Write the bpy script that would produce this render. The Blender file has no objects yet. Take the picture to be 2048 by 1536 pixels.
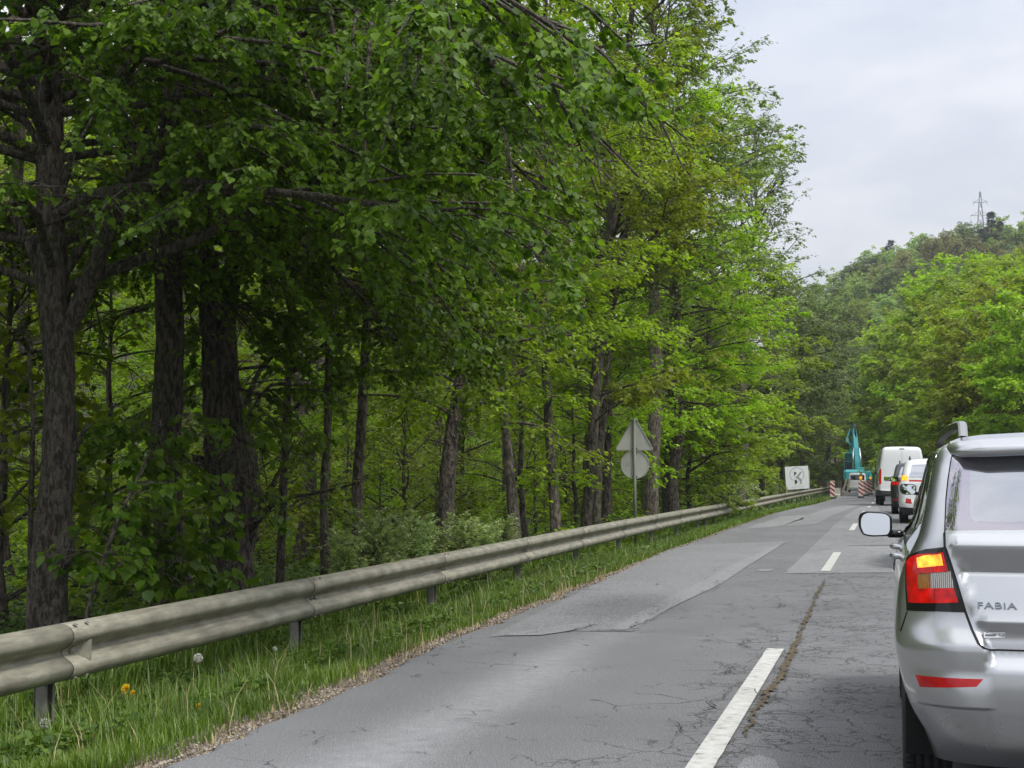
import bpy, math, random
import numpy as np
from mathutils import Vector, Matrix
from mathutils.geometry import delaunay_2d_cdt

scene = bpy.context.scene
COL = scene.collection
# ------------------------------------------------------------------ camera
CAM_H, FPX = 1.35, 3100.0
YAW, PITCH = math.radians(13.69), math.radians(3.175)      # left of the road axis (+Y), up
cam_d = bpy.data.cameras.new('camera')
cam_d.sensor_width = 36.0
cam_d.lens = FPX / 2048 * 36.0
cam_d.clip_start = 0.05
cam_d.clip_end = 6000
cam = bpy.data.objects.new('camera', cam_d)
COL.objects.link(cam)
cam.location = (0, 0, CAM_H)
cam.rotation_euler = (math.radians(90) + PITCH, 0, YAW)
scene.camera = cam
# ------------------------------------------------------------------ sky, sun, exposure
SUN_EL, SUN_AZ = math.radians(54), math.radians(128)        # azimuth clockwise from +Y: behind and to the right
world = bpy.data.worlds.new('World'); scene.world = world
world.use_nodes = True
wn, wl = world.node_tree.nodes, world.node_tree.links
wn.clear()
wo = wn.new('ShaderNodeOutputWorld')
sky = wn.new('ShaderNodeTexSky'); sky.sky_type = 'NISHITA'; sky.sun_disc = False
sky.sun_elevation = SUN_EL; sky.sun_rotation = SUN_AZ
b1 = wn.new('ShaderNodeBackground'); b1.inputs[1].default_value = 0.10
wl.new(sky.outputs[0], b1.inputs[0])
tc = wn.new('ShaderNodeTexCoord')
mp = wn.new('ShaderNodeMapping'); mp.inputs['Scale'].default_value = (1.0, 1.0, 2.6); mp.inputs['Location'].default_value = (0.3, 0.15, 0.1)
nz = wn.new('ShaderNodeTexNoise'); nz.inputs['Scale'].default_value = 3.2; nz.inputs['Detail'].default_value = 7; nz.inputs['Roughness'].default_value = 0.52; nz.inputs['Distortion'].default_value = 0.35
cr = wn.new('ShaderNodeValToRGB')
cr.color_ramp.elements[0].position = 0.36; cr.color_ramp.elements[0].color = (0.40, 0.43, 0.50, 1)
cr.color_ramp.elements[1].position = 0.64; cr.color_ramp.elements[1].color = (0.65, 0.645, 0.66, 1)
e = cr.color_ramp.elements.new(0.50); e.color = (0.50, 0.515, 0.56, 1)
b2 = wn.new('ShaderNodeBackground'); b2.inputs[1].default_value = 1.0
mx = wn.new('ShaderNodeMixShader'); mx.inputs[0].default_value = 0.86
wl.new(tc.outputs['Generated'], mp.inputs[0]); wl.new(mp.outputs[0], nz.inputs['Vector'])
wl.new(nz.outputs['Fac'], cr.inputs[0]); wl.new(cr.outputs[0], b2.inputs[0])
sz = wn.new('ShaderNodeSeparateXYZ'); wl.new(tc.outputs['Generated'], sz.inputs[0])
zr = wn.new('ShaderNodeMapRange'); zr.inputs['From Min'].default_value = 0.0; zr.inputs['From Max'].default_value = 1.0; zr.inputs['To Min'].default_value = 0.83; zr.inputs['To Max'].default_value = 2.9
wl.new(sz.outputs[2], zr.inputs['Value']); wl.new(zr.outputs[0], b2.inputs[1])      # an overcast sky is brighter overhead
wl.new(b1.outputs[0], mx.inputs[1]); wl.new(b2.outputs[0], mx.inputs[2]); wl.new(mx.outputs[0], wo.inputs[0])
sun_d = bpy.data.lights.new('sun', 'SUN'); sun_d.energy = 1.9; sun_d.angle = math.radians(12); sun_d.color = (1.0, 0.96, 0.88)
sun = bpy.data.objects.new('sun', sun_d); COL.objects.link(sun)
sd = Vector((math.sin(SUN_AZ) * math.cos(SUN_EL), math.cos(SUN_AZ) * math.cos(SUN_EL), math.sin(SUN_EL)))
sun.rotation_euler = sd.to_track_quat('Z', 'Y').to_euler(); sun.location = (0, 0, 60)
scene.view_settings.view_transform = 'Standard'
scene.view_settings.look = 'None'
scene.view_settings.gamma = 1.0
scene.view_settings.exposure = 0.42
cy = scene.cycles
cy.max_bounces = 9; cy.diffuse_bounces = 5; cy.glossy_bounces = 3; cy.transmission_bounces = 7
cy.transparent_max_bounces = 8; cy.volume_bounces = 0
cy.use_denoising = True
cy.sample_clamp_indirect = 6
cy.caustics_reflective = False; cy.caustics_refractive = False

# ------------------------------------------------------------------ helpers
CY, SY = math.cos(YAW), math.sin(YAW)
CP, SP = math.cos(PITCH), math.sin(PITCH)
def ray(px, py):
    """direction in the world of the sight line through a pixel of the 2048x1536 photograph"""
    xc, yc = (px - 1024) / FPX, -(py - 768) / FPX
    f, u = CP - yc * SP, SP + yc * CP         # forward, up
    return np.array([xc * CY - f * SY, xc * SY + f * CY, u])
def atY(px, py, Y):
    d = ray(px, py); k = Y / d[1]
    return np.array([d[0] * k, Y, CAM_H + d[2] * k])
def onground(px, py, z=0.0):
    d = ray(px, py); k = (z - CAM_H) / d[2]
    return np.array([d[0] * k, d[1] * k, z])
def hermite(xs, ys):
    xs, ys = np.asarray(xs, float), np.asarray(ys, float)
    dl = np.diff(ys) / np.diff(xs); m = np.zeros(len(xs)); a_, b_ = dl[:-1], dl[1:]
    m[1:-1] = np.where(a_ * b_ > 0, 2 * a_ * b_ / np.where(a_ + b_ == 0, 1, a_ + b_), 0); m[0], m[-1] = dl[0], dl[-1]
    def f(x):
        x = np.clip(x, xs[0], xs[-1]); i = np.clip(np.searchsorted(xs, x) - 1, 0, len(xs) - 2)
        h = xs[i + 1] - xs[i]; t = (x - xs[i]) / h
        return ((2*t**3 - 3*t**2 + 1) * ys[i] + (t**3 - 2*t**2 + t) * h * m[i] + (-2*t**3 + 3*t**2) * ys[i+1] + (t**3 - t**2) * h * m[i+1])
    return f
def sstep(x, a, b):
    t = np.clip((np.asarray(x, float) - a) / (b - a), 0, 1); return t * t * (3 - 2 * t)
def tag(o, label=None, cat=None, group=None, kind=None):
    if label: o['label'] = label
    if cat: o['category'] = cat
    if group: o['group'] = group
    if kind: o['kind'] = kind
    return o
def empty(name, loc=(0, 0, 0), rz=0.0, **k):
    o = bpy.data.objects.new(name, None); COL.objects.link(o)
    o.location = loc; o.rotation_euler = (0, 0, rz); o.empty_display_size = 0.3
    return tag(o, **k)
def mesh_np(name, verts, faces_by_n, mat, parent=None, smooth=False, attr=None, mats=None, midx=None):
    """verts (N,3); faces_by_n: list of (M,k) index arrays"""
    me = bpy.data.meshes.new(name)
    verts = np.ascontiguousarray(verts, np.float32)
    faces_by_n = [np.asarray(f, np.int32) for f in faces_by_n if len(f)]
    me.vertices.add(len(verts)); me.vertices.foreach_set('co', verts.ravel())
    nl = sum(f.size for f in faces_by_n); nf = sum(len(f) for f in faces_by_n)
    me.loops.add(nl); me.loops.foreach_set('vertex_index', np.concatenate([f.ravel() for f in faces_by_n]))
    me.polygons.add(nf)
    tot = np.concatenate([np.full(len(f), f.shape[1], np.int32) for f in faces_by_n])
    st = np.zeros(nf, np.int32); st[1:] = np.cumsum(tot)[:-1]
    me.polygons.foreach_set('loop_start', st)
    me.polygons.foreach_set('loop_total', tot)
    if smooth or attr is None: me.polygons.foreach_set('use_smooth', np.full(nf, bool(smooth)))
    if attr is not None:
        a = me.attributes.new('tone', 'FLOAT', 'POINT'); a.data.foreach_set('value', np.ascontiguousarray(attr, np.float32))
    for m in (mats or [mat]): me.materials.append(m)
    if midx is not None: me.polygons.foreach_set('material_index', np.asarray(midx, np.int32))
    me.update(calc_edges=True); me.validate()
    o = bpy.data.objects.new(name, me); COL.objects.link(o)
    if parent is not None: o.parent = parent
    return o
def inside(pts, poly):
    x, y = pts[:, 0], pts[:, 1]; r = np.zeros(len(pts), bool); P = np.asarray(poly, float); Q = np.roll(P, -1, 0)
    for (x1, y1), (x2, y2) in zip(P, Q):
        if y1 == y2: continue
        c = ((y1 > y) != (y2 > y)) & (x < (x2 - x1) * (y - y1) / (y2 - y1) + x1); r ^= c
    return r
class MB:
    """collects quads/tris of simple shapes into one mesh"""
    def __init__(s): s.v, s.q, s.t, s.n = [], [], [], 0
    def add(s, v, q=(), t=()):
        v = np.asarray(v, float).reshape(-1, 3)
        if len(q): s.q.append(np.asarray(q, int).reshape(-1, 4) + s.n)
        if len(t): s.t.append(np.asarray(t, int).reshape(-1, 3) + s.n)
        s.v.append(v); s.n += len(v); return s
    def box(s, c, d, rz=0.0, bev=0.0, rx=0.0, ry=0.0):
        c = np.asarray(c, float); d = np.asarray(d, float) / 2
        b = min(bev, d.min() * 0.9)
        R = np.array(Matrix.Rotation(rz, 3, 'Z') @ Matrix.Rotation(ry, 3, 'Y') @ Matrix.Rotation(rx, 3, 'X'))
        if b <= 0:
            v = np.array([[x, y, z] for x in (-1, 1) for y in (-1, 1) for z in (-1, 1)]) * d
            q = [[0,1,3,2],[4,6,7,5],[0,4,5,1],[2,3,7,6],[0,2,6,4],[1,5,7,3]]
            return s.add(v @ R.T + c, q)
        # chamfered box: 24 verts
        v = []; idx = {}
        for sx in (-1, 1):
            for sy in (-1, 1):
                for sz in (-1, 1):
                    for a in range(3):
                        p = np.array([sx, sy, sz]) * (d - b); p[a] = (sx, sy, sz)[a] * d[a]
                        idx[(sx, sy, sz, a)] = len(v); v.append(p)
        q = []; t = []
        for a in range(3):
            o1, o2 = (a + 1) % 3, (a + 2) % 3
            for sg in (-1, 1):
                f = []
                for (p1, p2) in ((-1, -1), (1, -1), (1, 1), (-1, 1)):
                    k = [0, 0, 0]; k[a] = sg; k[o1] = p1; k[o2] = p2; f.append(idx[(*k, a)])
                q.append(f if sg > 0 else f[::-1])
        for a in range(3):                    # edge chamfers along axis a
            o1, o2 = (a + 1) % 3, (a + 2) % 3
            for p1 in (-1, 1):
                for p2 in (-1, 1):
                    k1 = [0, 0, 0]; k1[o1] = p1; k1[o2] = p2; k2 = list(k1); k1[a] = -1; k2[a] = 1
                    f = [idx[(*k1, o1)], idx[(*k2, o1)], idx[(*k2, o2)], idx[(*k1, o2)]]
                    q.append(f if p1 * p2 < 0 else f[::-1])
        for sx in (-1, 1):
            for sy in (-1, 1):
                for sz in (-1, 1):
                    f = [idx[(sx, sy, sz, a)] for a in range(3)]
                    t.append(f if sx * sy * sz > 0 else f[::-1])
        return s.add(np.array(v) @ R.T + c, q, t)
    def tube(s, pts, r, k=8, caps=True):
        pts = np.asarray(pts, float); m = len(pts); r = np.broadcast_to(np.asarray(r, float), (m,))
        v, q = tubes(pts[None], r[None], k)
        t = []
        if caps:
            n = len(v); v = np.vstack([v, pts[:1], pts[-1:]])
            for j in range(k):
                t.append([n, j, (j + 1) % k]); t.append([n + 1, (m - 1) * k + (j + 1) % k, (m - 1) * k + j])
        return s.add(v, q, t)
    def lathe(s, prof, c=(0, 0, 0), axis='Z', k=32):
        """prof: (r,h) pairs round an axis through c"""
        prof = np.asarray(prof, float); a = np.linspace(0, 2 * np.pi, k, endpoint=False)
        v = np.array([[r * np.cos(t), r * np.sin(t), h] for r, h in prof for t in a])
        if axis == 'X': v = v[:, [2, 0, 1]]
        if axis == 'Y': v = v[:, [1, 2, 0]]
        m = len(prof); q = [[i * k + j, i * k + (j + 1) % k, (i + 1) * k + (j + 1) % k, (i + 1) * k + j] for i in range(m - 1) for j in range(k)]
        return s.add(v + np.asarray(c, float), q)
    def prism(s, poly, d0, d1, fn):
        """closed polygon (2D) extruded between depths d0,d1; fn(a,b,d)->xyz"""
        n = len(poly)
        v = [fn(a, b, d0) for a, b in poly] + [fn(a, b, d1) for a, b in poly]
        q = [[i, (i + 1) % n, n + (i + 1) % n, n + i] for i in range(n)]
        r = delaunay_2d_cdt([Vector(p) for p in poly], [(i, (i + 1) % n) for i in range(n)], [], 0, 1e-6)
        ok = len(r[0]) == n
        t = []
        if ok:
            for f in r[2]:
                if not inside(np.mean([[r[0][i].x, r[0][i].y] for i in f], axis=0)[None], poly)[0]: continue
                f = [r[3][i][0] if r[3][i] else i for i in f]
                t.append(f[::-1]); t.append([n + i for i in f])
        return s.add(v, q, t)
    def build(s, name, mat, parent=None, smooth=False, mats=None):
        fs = []
        if s.q: fs.append(np.vstack(s.q))
        if s.t: fs.append(np.vstack(s.t))
        return mesh_np(name, np.vstack(s.v), fs, mat, parent, smooth, mats=mats)
def tubes(P, R, k):
    """batch of polylines P (N,m,3) with radii R (N,m) -> verts, quads"""
    P = np.asarray(P, float); R = np.asarray(R, float); N, m, _ = P.shape
    T = np.gradient(P, axis=1); T /= np.linalg.norm(T, axis=2, keepdims=True) + 1e-9
    ref = np.zeros_like(T); main = np.abs((P[:, -1] - P[:, 0])); upish = main[:, 2] > 0.8 * np.linalg.norm(main, axis=1)
    ref[upish] = (1, 0, 0); ref[~upish] = (0, 0, 1)
    U = np.cross(T, ref); U /= np.linalg.norm(U, axis=2, keepdims=True) + 1e-9
    V = np.cross(T, U)
    a = np.linspace(0, 2 * np.pi, k, endpoint=False)
    v = P[:, :, None] + R[:, :, None, None] * (np.cos(a)[None, None, :, None] * U[:, :, None] + np.sin(a)[None, None, :, None] * V[:, :, None])
    base = (np.arange(N) * m * k)[:, None, None]
    i = np.arange(m - 1)[None, :, None] * k; j = np.arange(k)[None, None, :]; j2 = (np.arange(k) + 1) % k
    q = np.stack([base + i + j, base + i + k + j, base + i + k + j2[None, None], base + i + j2[None, None]], -1)
    return v.reshape(-1, 3), q.reshape(-1, 4)
def copy_tree(o, parent=None):
    c = o.copy(); COL.objects.link(c); c.parent = parent
    if parent is not None: c.matrix_parent_inverse = o.matrix_parent_inverse.copy()
    for ch in list(o.children): copy_tree(ch, c)
    return c

# ------------------------------------------------------------------ materials
def new_mat(name):
    m = bpy.data.materials.new(name); m.use_nodes = True; nt = m.node_tree
    return m, nt, nt.nodes, nt.links, nt.nodes['Principled BSDF'], nt.nodes['Material Output']
def plain(name, col, rough=0.6, metal=0.0, var=0.12, scale=6.0, bump=0.0, bscale=60.0, coat=0.0, spec=0.5, emit=None, estr=0.0):
    m, nt, n, l, b, o = new_mat(name)
    b.inputs['Roughness'].default_value = rough; b.inputs['Metallic'].default_value = metal
    b.inputs['Coat Weight'].default_value = coat; b.inputs['Coat Roughness'].default_value = 0.04
    b.inputs['Specular IOR Level'].default_value = spec
    t = n.new('ShaderNodeTexCoord')
    nz = n.new('ShaderNodeTexNoise'); nz.inputs['Scale'].default_value = scale; nz.inputs['Detail'].default_value = 6
    l.new(t.outputs['Object'], nz.inputs['Vector'])
    r = n.new('ShaderNodeValToRGB'); c = np.array(col)
    r.color_ramp.elements[0].position = 0.3; r.color_ramp.elements[1].position = 0.7
    r.color_ramp.elements[0].color = (*(c * (1 - var)), 1); r.color_ramp.elements[1].color = (*np.minimum(c * (1 + var), 1), 1)
    l.new(nz.outputs['Fac'], r.inputs[0]); l.new(r.outputs[0], b.inputs['Base Color'])
    if bump > 0:
        nb = n.new('ShaderNodeTexNoise'); nb.inputs['Scale'].default_value = bscale; nb.inputs['Detail'].default_value = 4
        l.new(t.outputs['Object'], nb.inputs['Vector'])
        bp = n.new('ShaderNodeBump'); bp.inputs['Strength'].default_value = bump; bp.inputs['Distance'].default_value = 0.01
        l.new(nb.outputs['Fac'], bp.inputs['Height']); l.new(bp.outputs[0], b.inputs['Normal'])
    if emit is not None:
        b.inputs['Emission Color'].default_value = (*emit, 1); b.inputs['Emission Strength'].default_value = estr
    return m
def leaf_mat(name, lo, hi, trans=0.4, rough=0.42, gloss=0.5, tint=(1.1, 1.15, 0.6), big=0.25):
    """lo..hi colour over each leaf's own tone, clump noise on top, light passing through"""
    m, nt, n, l, b, o = new_mat(name)
    at = n.new('ShaderNodeAttribute'); at.attribute_name = 'tone'
    t = n.new('ShaderNodeTexCoord'); nz = n.new('ShaderNodeTexNoise'); nz.inputs['Scale'].default_value = big; nz.inputs['Detail'].default_value = 2
    l.new(t.outputs['Object'], nz.inputs['Vector'])
    ad = n.new('ShaderNodeMath'); ad.operation = 'MULTIPLY_ADD'; ad.inputs[1].default_value = 0.9; ad.inputs[2].default_value = -0.45
    l.new(nz.outputs['Fac'], ad.inputs[0])
    a2 = n.new('ShaderNodeMath'); a2.operation = 'ADD'; a2.use_clamp = True
    l.new(at.outputs['Fac'], a2.inputs[0]); l.new(ad.outputs[0], a2.inputs[1])
    mixc = n.new('ShaderNodeMix'); mixc.data_type = 'RGBA'; mixc.inputs['A'].default_value = (*lo, 1); mixc.inputs['B'].default_value = (*hi, 1)
    l.new(a2.outputs[0], mixc.inputs['Factor'])
    oi = n.new('ShaderNodeObjectInfo')
    hs = n.new('ShaderNodeHueSaturation'); mr = n.new('ShaderNodeMapRange'); mr.inputs['To Min'].default_value = 0.485; mr.inputs['To Max'].default_value = 0.51
    l.new(oi.outputs['Random'], mr.inputs['Value']); l.new(mr.outputs[0], hs.inputs['Hue'])
    mv = n.new('ShaderNodeMapRange'); mv.inputs['To Min'].default_value = 0.85; mv.inputs['To Max'].default_value = 1.18
    l.new(oi.outputs['Random'], mv.inputs['Value']); l.new(mv.outputs[0], hs.inputs['Value'])
    l.new(mixc.outputs['Result'], hs.inputs['Color'])
    b.inputs['Roughness'].default_value = rough; b.inputs['Specular IOR Level'].default_value = gloss
    l.new(hs.outputs[0], b.inputs['Base Color'])
    tr = n.new('ShaderNodeBsdfTranslucent'); mul = n.new('ShaderNodeMix'); mul.data_type = 'RGBA'; mul.blend_type = 'MULTIPLY'; mul.inputs['Factor'].default_value = 1
    mul.inputs['B'].default_value = (tint[0] * 1.25, tint[1] * 1.25, tint[2], 1)
    l.new(hs.outputs[0], mul.inputs['A']); l.new(mul.outputs['Result'], tr.inputs['Color'])
    ms = n.new('ShaderNodeMixShader'); ms.inputs[0].default_value = trans
    l.new(b.outputs[0], ms.inputs[1]); l.new(tr.outputs[0], ms.inputs[2]); l.new(ms.outputs[0], o.inputs['Surface'])
    return m
def bark_mat(name, dark, light, sc=9.0, bump=0.9, moss=0.25):
    m, nt, n, l, b, o = new_mat(name)
    t = n.new('ShaderNodeTexCoord')
    mp = n.new('ShaderNodeMapping'); mp.inputs['Scale'].default_value = (sc, sc, sc * 0.34)
    l.new(t.outputs['Object'], mp.inputs[0])
    nz = n.new('ShaderNodeTexNoise'); nz.inputs['Scale'].default_value = 2.2; nz.inputs['Detail'].default_value = 8; nz.inputs['Roughness'].default_value = 0.65; nz.inputs['Distortion'].default_value = 0.6
    l.new(mp.outputs[0], nz.inputs['Vector'])
    vo = n.new('ShaderNodeTexVoronoi'); vo.feature = 'DISTANCE_TO_EDGE'; vo.inputs['Scale'].default_value = 3.4
    l.new(mp.outputs[0], vo.inputs['Vector'])
    r = n.new('ShaderNodeValToRGB'); r.color_ramp.elements[0].position = 0.43; r.color_ramp.elements[1].position = 0.57
    r.color_ramp.elements[0].color = (*dark, 1); r.color_ramp.elements[1].color = (*light, 1)
    l.new(nz.outputs['Fac'], r.inputs[0])
    n2 = n.new('ShaderNodeTexNoise'); n2.inputs['Scale'].default_value = 1.3; n2.inputs['Detail'].default_value = 5
    l.new(t.outputs['Object'], n2.inputs['Vector'])
    r2 = n.new('ShaderNodeValToRGB'); r2.color_ramp.elements[0].position = 0.52; r2.color_ramp.elements[1].position = 0.75
    r2.color_ramp.elements[0].color = (0, 0, 0, 1); r2.color_ramp.elements[1].color = (moss, moss, moss, 1)
    l.new(n2.outputs['Fac'], r2.inputs[0])
    mc = n.new('ShaderNodeMix'); mc.data_type = 'RGBA'; mc.inputs['B'].default_value = (0.10, 0.12, 0.05, 1)
    l.new(r2.outputs[0], mc.inputs['Factor']); l.new(r.outputs[0], mc.inputs['A']); l.new(mc.outputs['Result'], b.inputs['Base Color'])
    b.inputs['Roughness'].default_value = 0.92
    ad = n.new('ShaderNodeMath'); ad.operation = 'MULTIPLY_ADD'; ad.inputs[1].default_value = 1.6
    sm = n.new('ShaderNodeMath'); sm.operation = 'MINIMUM'; sm.inputs[1].default_value = 0.25
    l.new(vo.outputs['Distance'], sm.inputs[0]); l.new(sm.outputs[0], ad.inputs[0]); l.new(nz.outputs['Fac'], ad.inputs[2])
    bp = n.new('ShaderNodeBump'); bp.inputs['Strength'].default_value = bump; bp.inputs['Distance'].default_value = 0.03
    l.new(ad.outputs[0], bp.inputs['Height']); l.new(bp.outputs[0], b.inputs['Normal'])
    return m
M = {}
M['leaf_lime'] = leaf_mat('leaf_lime', (0.055, 0.115, 0.008), (0.175, 0.28, 0.022), trans=0.50, rough=0.45, gloss=0.4)
M['leaf_mid'] = leaf_mat('leaf_mid', (0.11, 0.165, 0.010), (0.32, 0.41, 0.03), trans=0.50)
M['leaf_bright'] = leaf_mat('leaf_bright', (0.16, 0.25, 0.008), (0.36, 0.54, 0.03), trans=0.50)
M['leaf_olive'] = leaf_mat('leaf_olive', (0.08, 0.13, 0.035), (0.19, 0.25, 0.09), trans=0.38)
M['leaf_brown'] = leaf_mat('leaf_brown', (0.15, 0.16, 0.06), (0.34, 0.33, 0.14), trans=0.35)
M['leaf_far'] = leaf_mat('leaf_far', (0.16, 0.26, 0.05), (0.38, 0.52, 0.13), trans=0.35)
M['leaf_silver'] = leaf_mat('leaf_silver', (0.24, 0.34, 0.13), (0.56, 0.64, 0.36), trans=0.3)
M['needle'] = leaf_mat('needle', (0.02, 0.04, 0.022), (0.05, 0.08, 0.045), trans=0.1)
M['grass'] = leaf_mat('grass_blade', (0.05, 0.095, 0.010), (0.19, 0.29, 0.035), trans=0.35, big=1.2)
M['weed'] = leaf_mat('weed_leaf', (0.04, 0.095, 0.012), (0.14, 0.23, 0.04), trans=0.3, big=1.5)
M['bark'] = bark_mat('bark_grey', (0.032, 0.026, 0.021), (0.135, 0.112, 0.092), sc=13)
M['bark_dark'] = bark_mat('bark_dark', (0.025, 0.021, 0.018), (0.14, 0.115, 0.092), sc=10, bump=1.0)
M['bark_brown'] = bark_mat('bark_brown', (0.05, 0.042, 0.034), (0.20, 0.17, 0.135), sc=10)

# ------------------------------------------------------------------ land form
_px, _pz = [-60, 45, 60, 72, 97, 130, 160, 220, 400, 900], [0, 0, -.10, -.24, -.44, -.62, -.85, -1.3, -2.2, -2.2]
road_z = hermite(_px, _pz)
def shift(Y): return -np.clip((np.asarray(Y, float) - 108) / 50, 0, 12) ** 2 * 1.0
def vnoise(X, Y, sc, seed=0):
    r = np.random.RandomState(seed).rand(64, 64)
    x, y = np.asarray(X, float) / sc, np.asarray(Y, float) / sc
    x0, y0 = np.floor(x).astype(int), np.floor(y).astype(int); fx, fy = x - x0, y - y0
    fx, fy = fx*fx*(3-2*fx), fy*fy*(3-2*fy)
    g = lambda a, b: r[a % 64, b % 64]
    return (g(x0, y0)*(1-fx)+g(x0+1, y0)*fx)*(1-fy)+(g(x0, y0+1)*(1-fx)+g(x0+1, y0+1)*fx)*fy - 0.5
_lu = np.array([-400, -130, -70, -38, -24, -12, -7.5, -5.8, -4.84, -4.15, -3.75, -3.50, -3.1, 1.8, 2.15, 2.6, 4.0])
_lz = np.array([40, 38, 18, 3.0, -1.1, -.85, -.55, -.34, -.24, -.13, -.05, -.02, -.15, -.15, -.02, -.05, -.15])
def ground_z(X, Y):
    X, Y = np.asarray(X, float), np.asarray(Y, float)
    u = X - shift(Y)
    z = np.interp(u, _lu, _lz) + road_z(Y)
    amp = sstep(-u, 4.3, 6.5)
    z = z + amp * (0.10 * vnoise(X, Y, 1.3, 1) + 0.35 * vnoise(X, Y, 6, 2)) + 0.03 * sstep(-u, 3.9, 4.5) * vnoise(X, Y, .5, 3)
    r = np.clip(u - 4.5, 0, 400)                                 # bank on the right
    k = 0.10 + 0.35 * sstep(Y, 45, 110)
    z = z + np.minimum(r * k, 26 + 0.12 * r) + 1.2 * sstep(r, 1, 8) * vnoise(X, Y, 9, 4)
    hill = sstep(Y, 215, 370) * (44 + 0.22 * np.clip(X, -60, 130)) * sstep(X, -75, 5)
    return np.maximum(z, hill - 3) if np.ndim(z) else max(float(z), float(hill - 3))
# ------------------------------------------------------------------ ground
def ground_mat():
    m, nt, n, l, b, o = new_mat('forest_floor')
    t = n.new('ShaderNodeTexCoord')
    def noise(sc, det=6, rough=.6):
        z = n.new('ShaderNodeTexNoise'); z.inputs['Scale'].default_value = sc; z.inputs['Detail'].default_value = det; z.inputs['Roughness'].default_value = rough
        l.new(t.outputs['Object'], z.inputs['Vector']); return z
    def ramp(src, stops):
        r = n.new('ShaderNodeValToRGB'); e = r.color_ramp.elements
        e[0].position, e[0].color = stops[0][0], (*stops[0][1], 1); e[1].position, e[1].color = stops[-1][0], (*stops[-1][1], 1)
        for p, c in stops[1:-1]: k = e.new(p); k.color = (*c, 1)
        l.new(src, r.inputs[0]); return r
    g = ramp(noise(2.5).outputs['Fac'], [(.3, (.018, .035, .008)), (.5, (.035, .07, .012)), (.7, (.06, .10, .02))])
    s = ramp(noise(5).outputs['Fac'], [(.35, (.035, .027, .018)), (.65, (.085, .065, .045))])
    gr = ramp(noise(70, 3).outputs['Fac'], [(.3, (.085, .065, .05)), (.5, (.17, .135, .105)), (.7, (.30, .25, .20))])
    k = ramp(noise(0.9, 5).outputs['Fac'], [(.45, (0, 0, 0)), (.58, (1, 1, 1))])
    m1 = n.new('ShaderNodeMix'); m1.data_type = 'RGBA'; l.new(k.outputs[0], m1.inputs['Factor']); l.new(g.outputs[0], m1.inputs['A']); l.new(s.outputs[0], m1.inputs['B'])
    at = n.new('ShaderNodeAttribute'); at.attribute_name = 'tone'
    m2 = n.new('ShaderNodeMix'); m2.data_type = 'RGBA'; l.new(at.outputs['Fac'], m2.inputs['Factor']); l.new(m1.outputs['Result'], m2.inputs['A']); l.new(gr.outputs[0], m2.inputs['B'])
    l.new(m2.outputs['Result'], b.inputs['Base Color']); b.inputs['Roughness'].default_value = .95
    bp = n.new('ShaderNodeBump'); bp.inputs['Strength'].default_value = .8; bp.inputs['Distance'].default_value = .015
    l.new(noise(90, 3).outputs['Fac'], bp.inputs['Height']); l.new(bp.outputs[0], b.inputs['Normal'])
    return m
_eY = [-60, 6, 7, 12, 18, 26, 35, 90, 400]; _eU = [-3.25, -3.22, -3.22, -3.42, -3.48, -3.62, -3.60, -3.5, -3.5]
def edge_u(Y):
    return np.interp(Y, _eY, _eU) + .10 * vnoise(0 * np.asarray(Y, float), Y, .9, 7) + .07 * vnoise(0 * np.asarray(Y, float) + 5, Y, .22, 8)
def gax(lo, hi, fa, fb, fine, grow):
    a = list(np.arange(fa, fb + 1e-6, fine)); s = fine; x = fb
    while x < hi: s *= grow; x += s; a.append(min(x, hi))
    s = fine; x = fa; pre = []
    while x > lo: s *= grow; x -= s; pre.append(max(x, lo))
    return np.array(pre[::-1] + a)
gx = gax(-420, 420, -8.5, 3.5, .1, 1.09); gy = gax(-60, 1200, 5, 42, .3, 1.035)
GX, GY = np.meshgrid(gx, gy)
GU = GX.copy(); GXs = GX + shift(GY) * np.exp(-(GX / 120) ** 2)
GZ = ground_z(GXs, GY)
nx, ny = len(gx), len(gy)
ii = (np.arange(ny - 1)[:, None] * nx + np.arange(nx - 1)[None]).ravel()
uu = GXs - shift(GY); eu = edge_u(GY)
gm = sstep(uu, eu - .34 + .2 * vnoise(GXs, GY, .4, 11), eu - .16 + .12 * vnoise(GXs, GY, .25, 12)) * (1 - sstep(uu, 2.3, 2.8))
tag(mesh_np('ground', np.stack([GXs, GY, GZ], -1).reshape(-1, 3), [np.stack([ii, ii + 1, ii + nx + 1, ii + nx], -1)], ground_mat(), smooth=True, attr=gm.ravel()), kind='structure')

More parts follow.
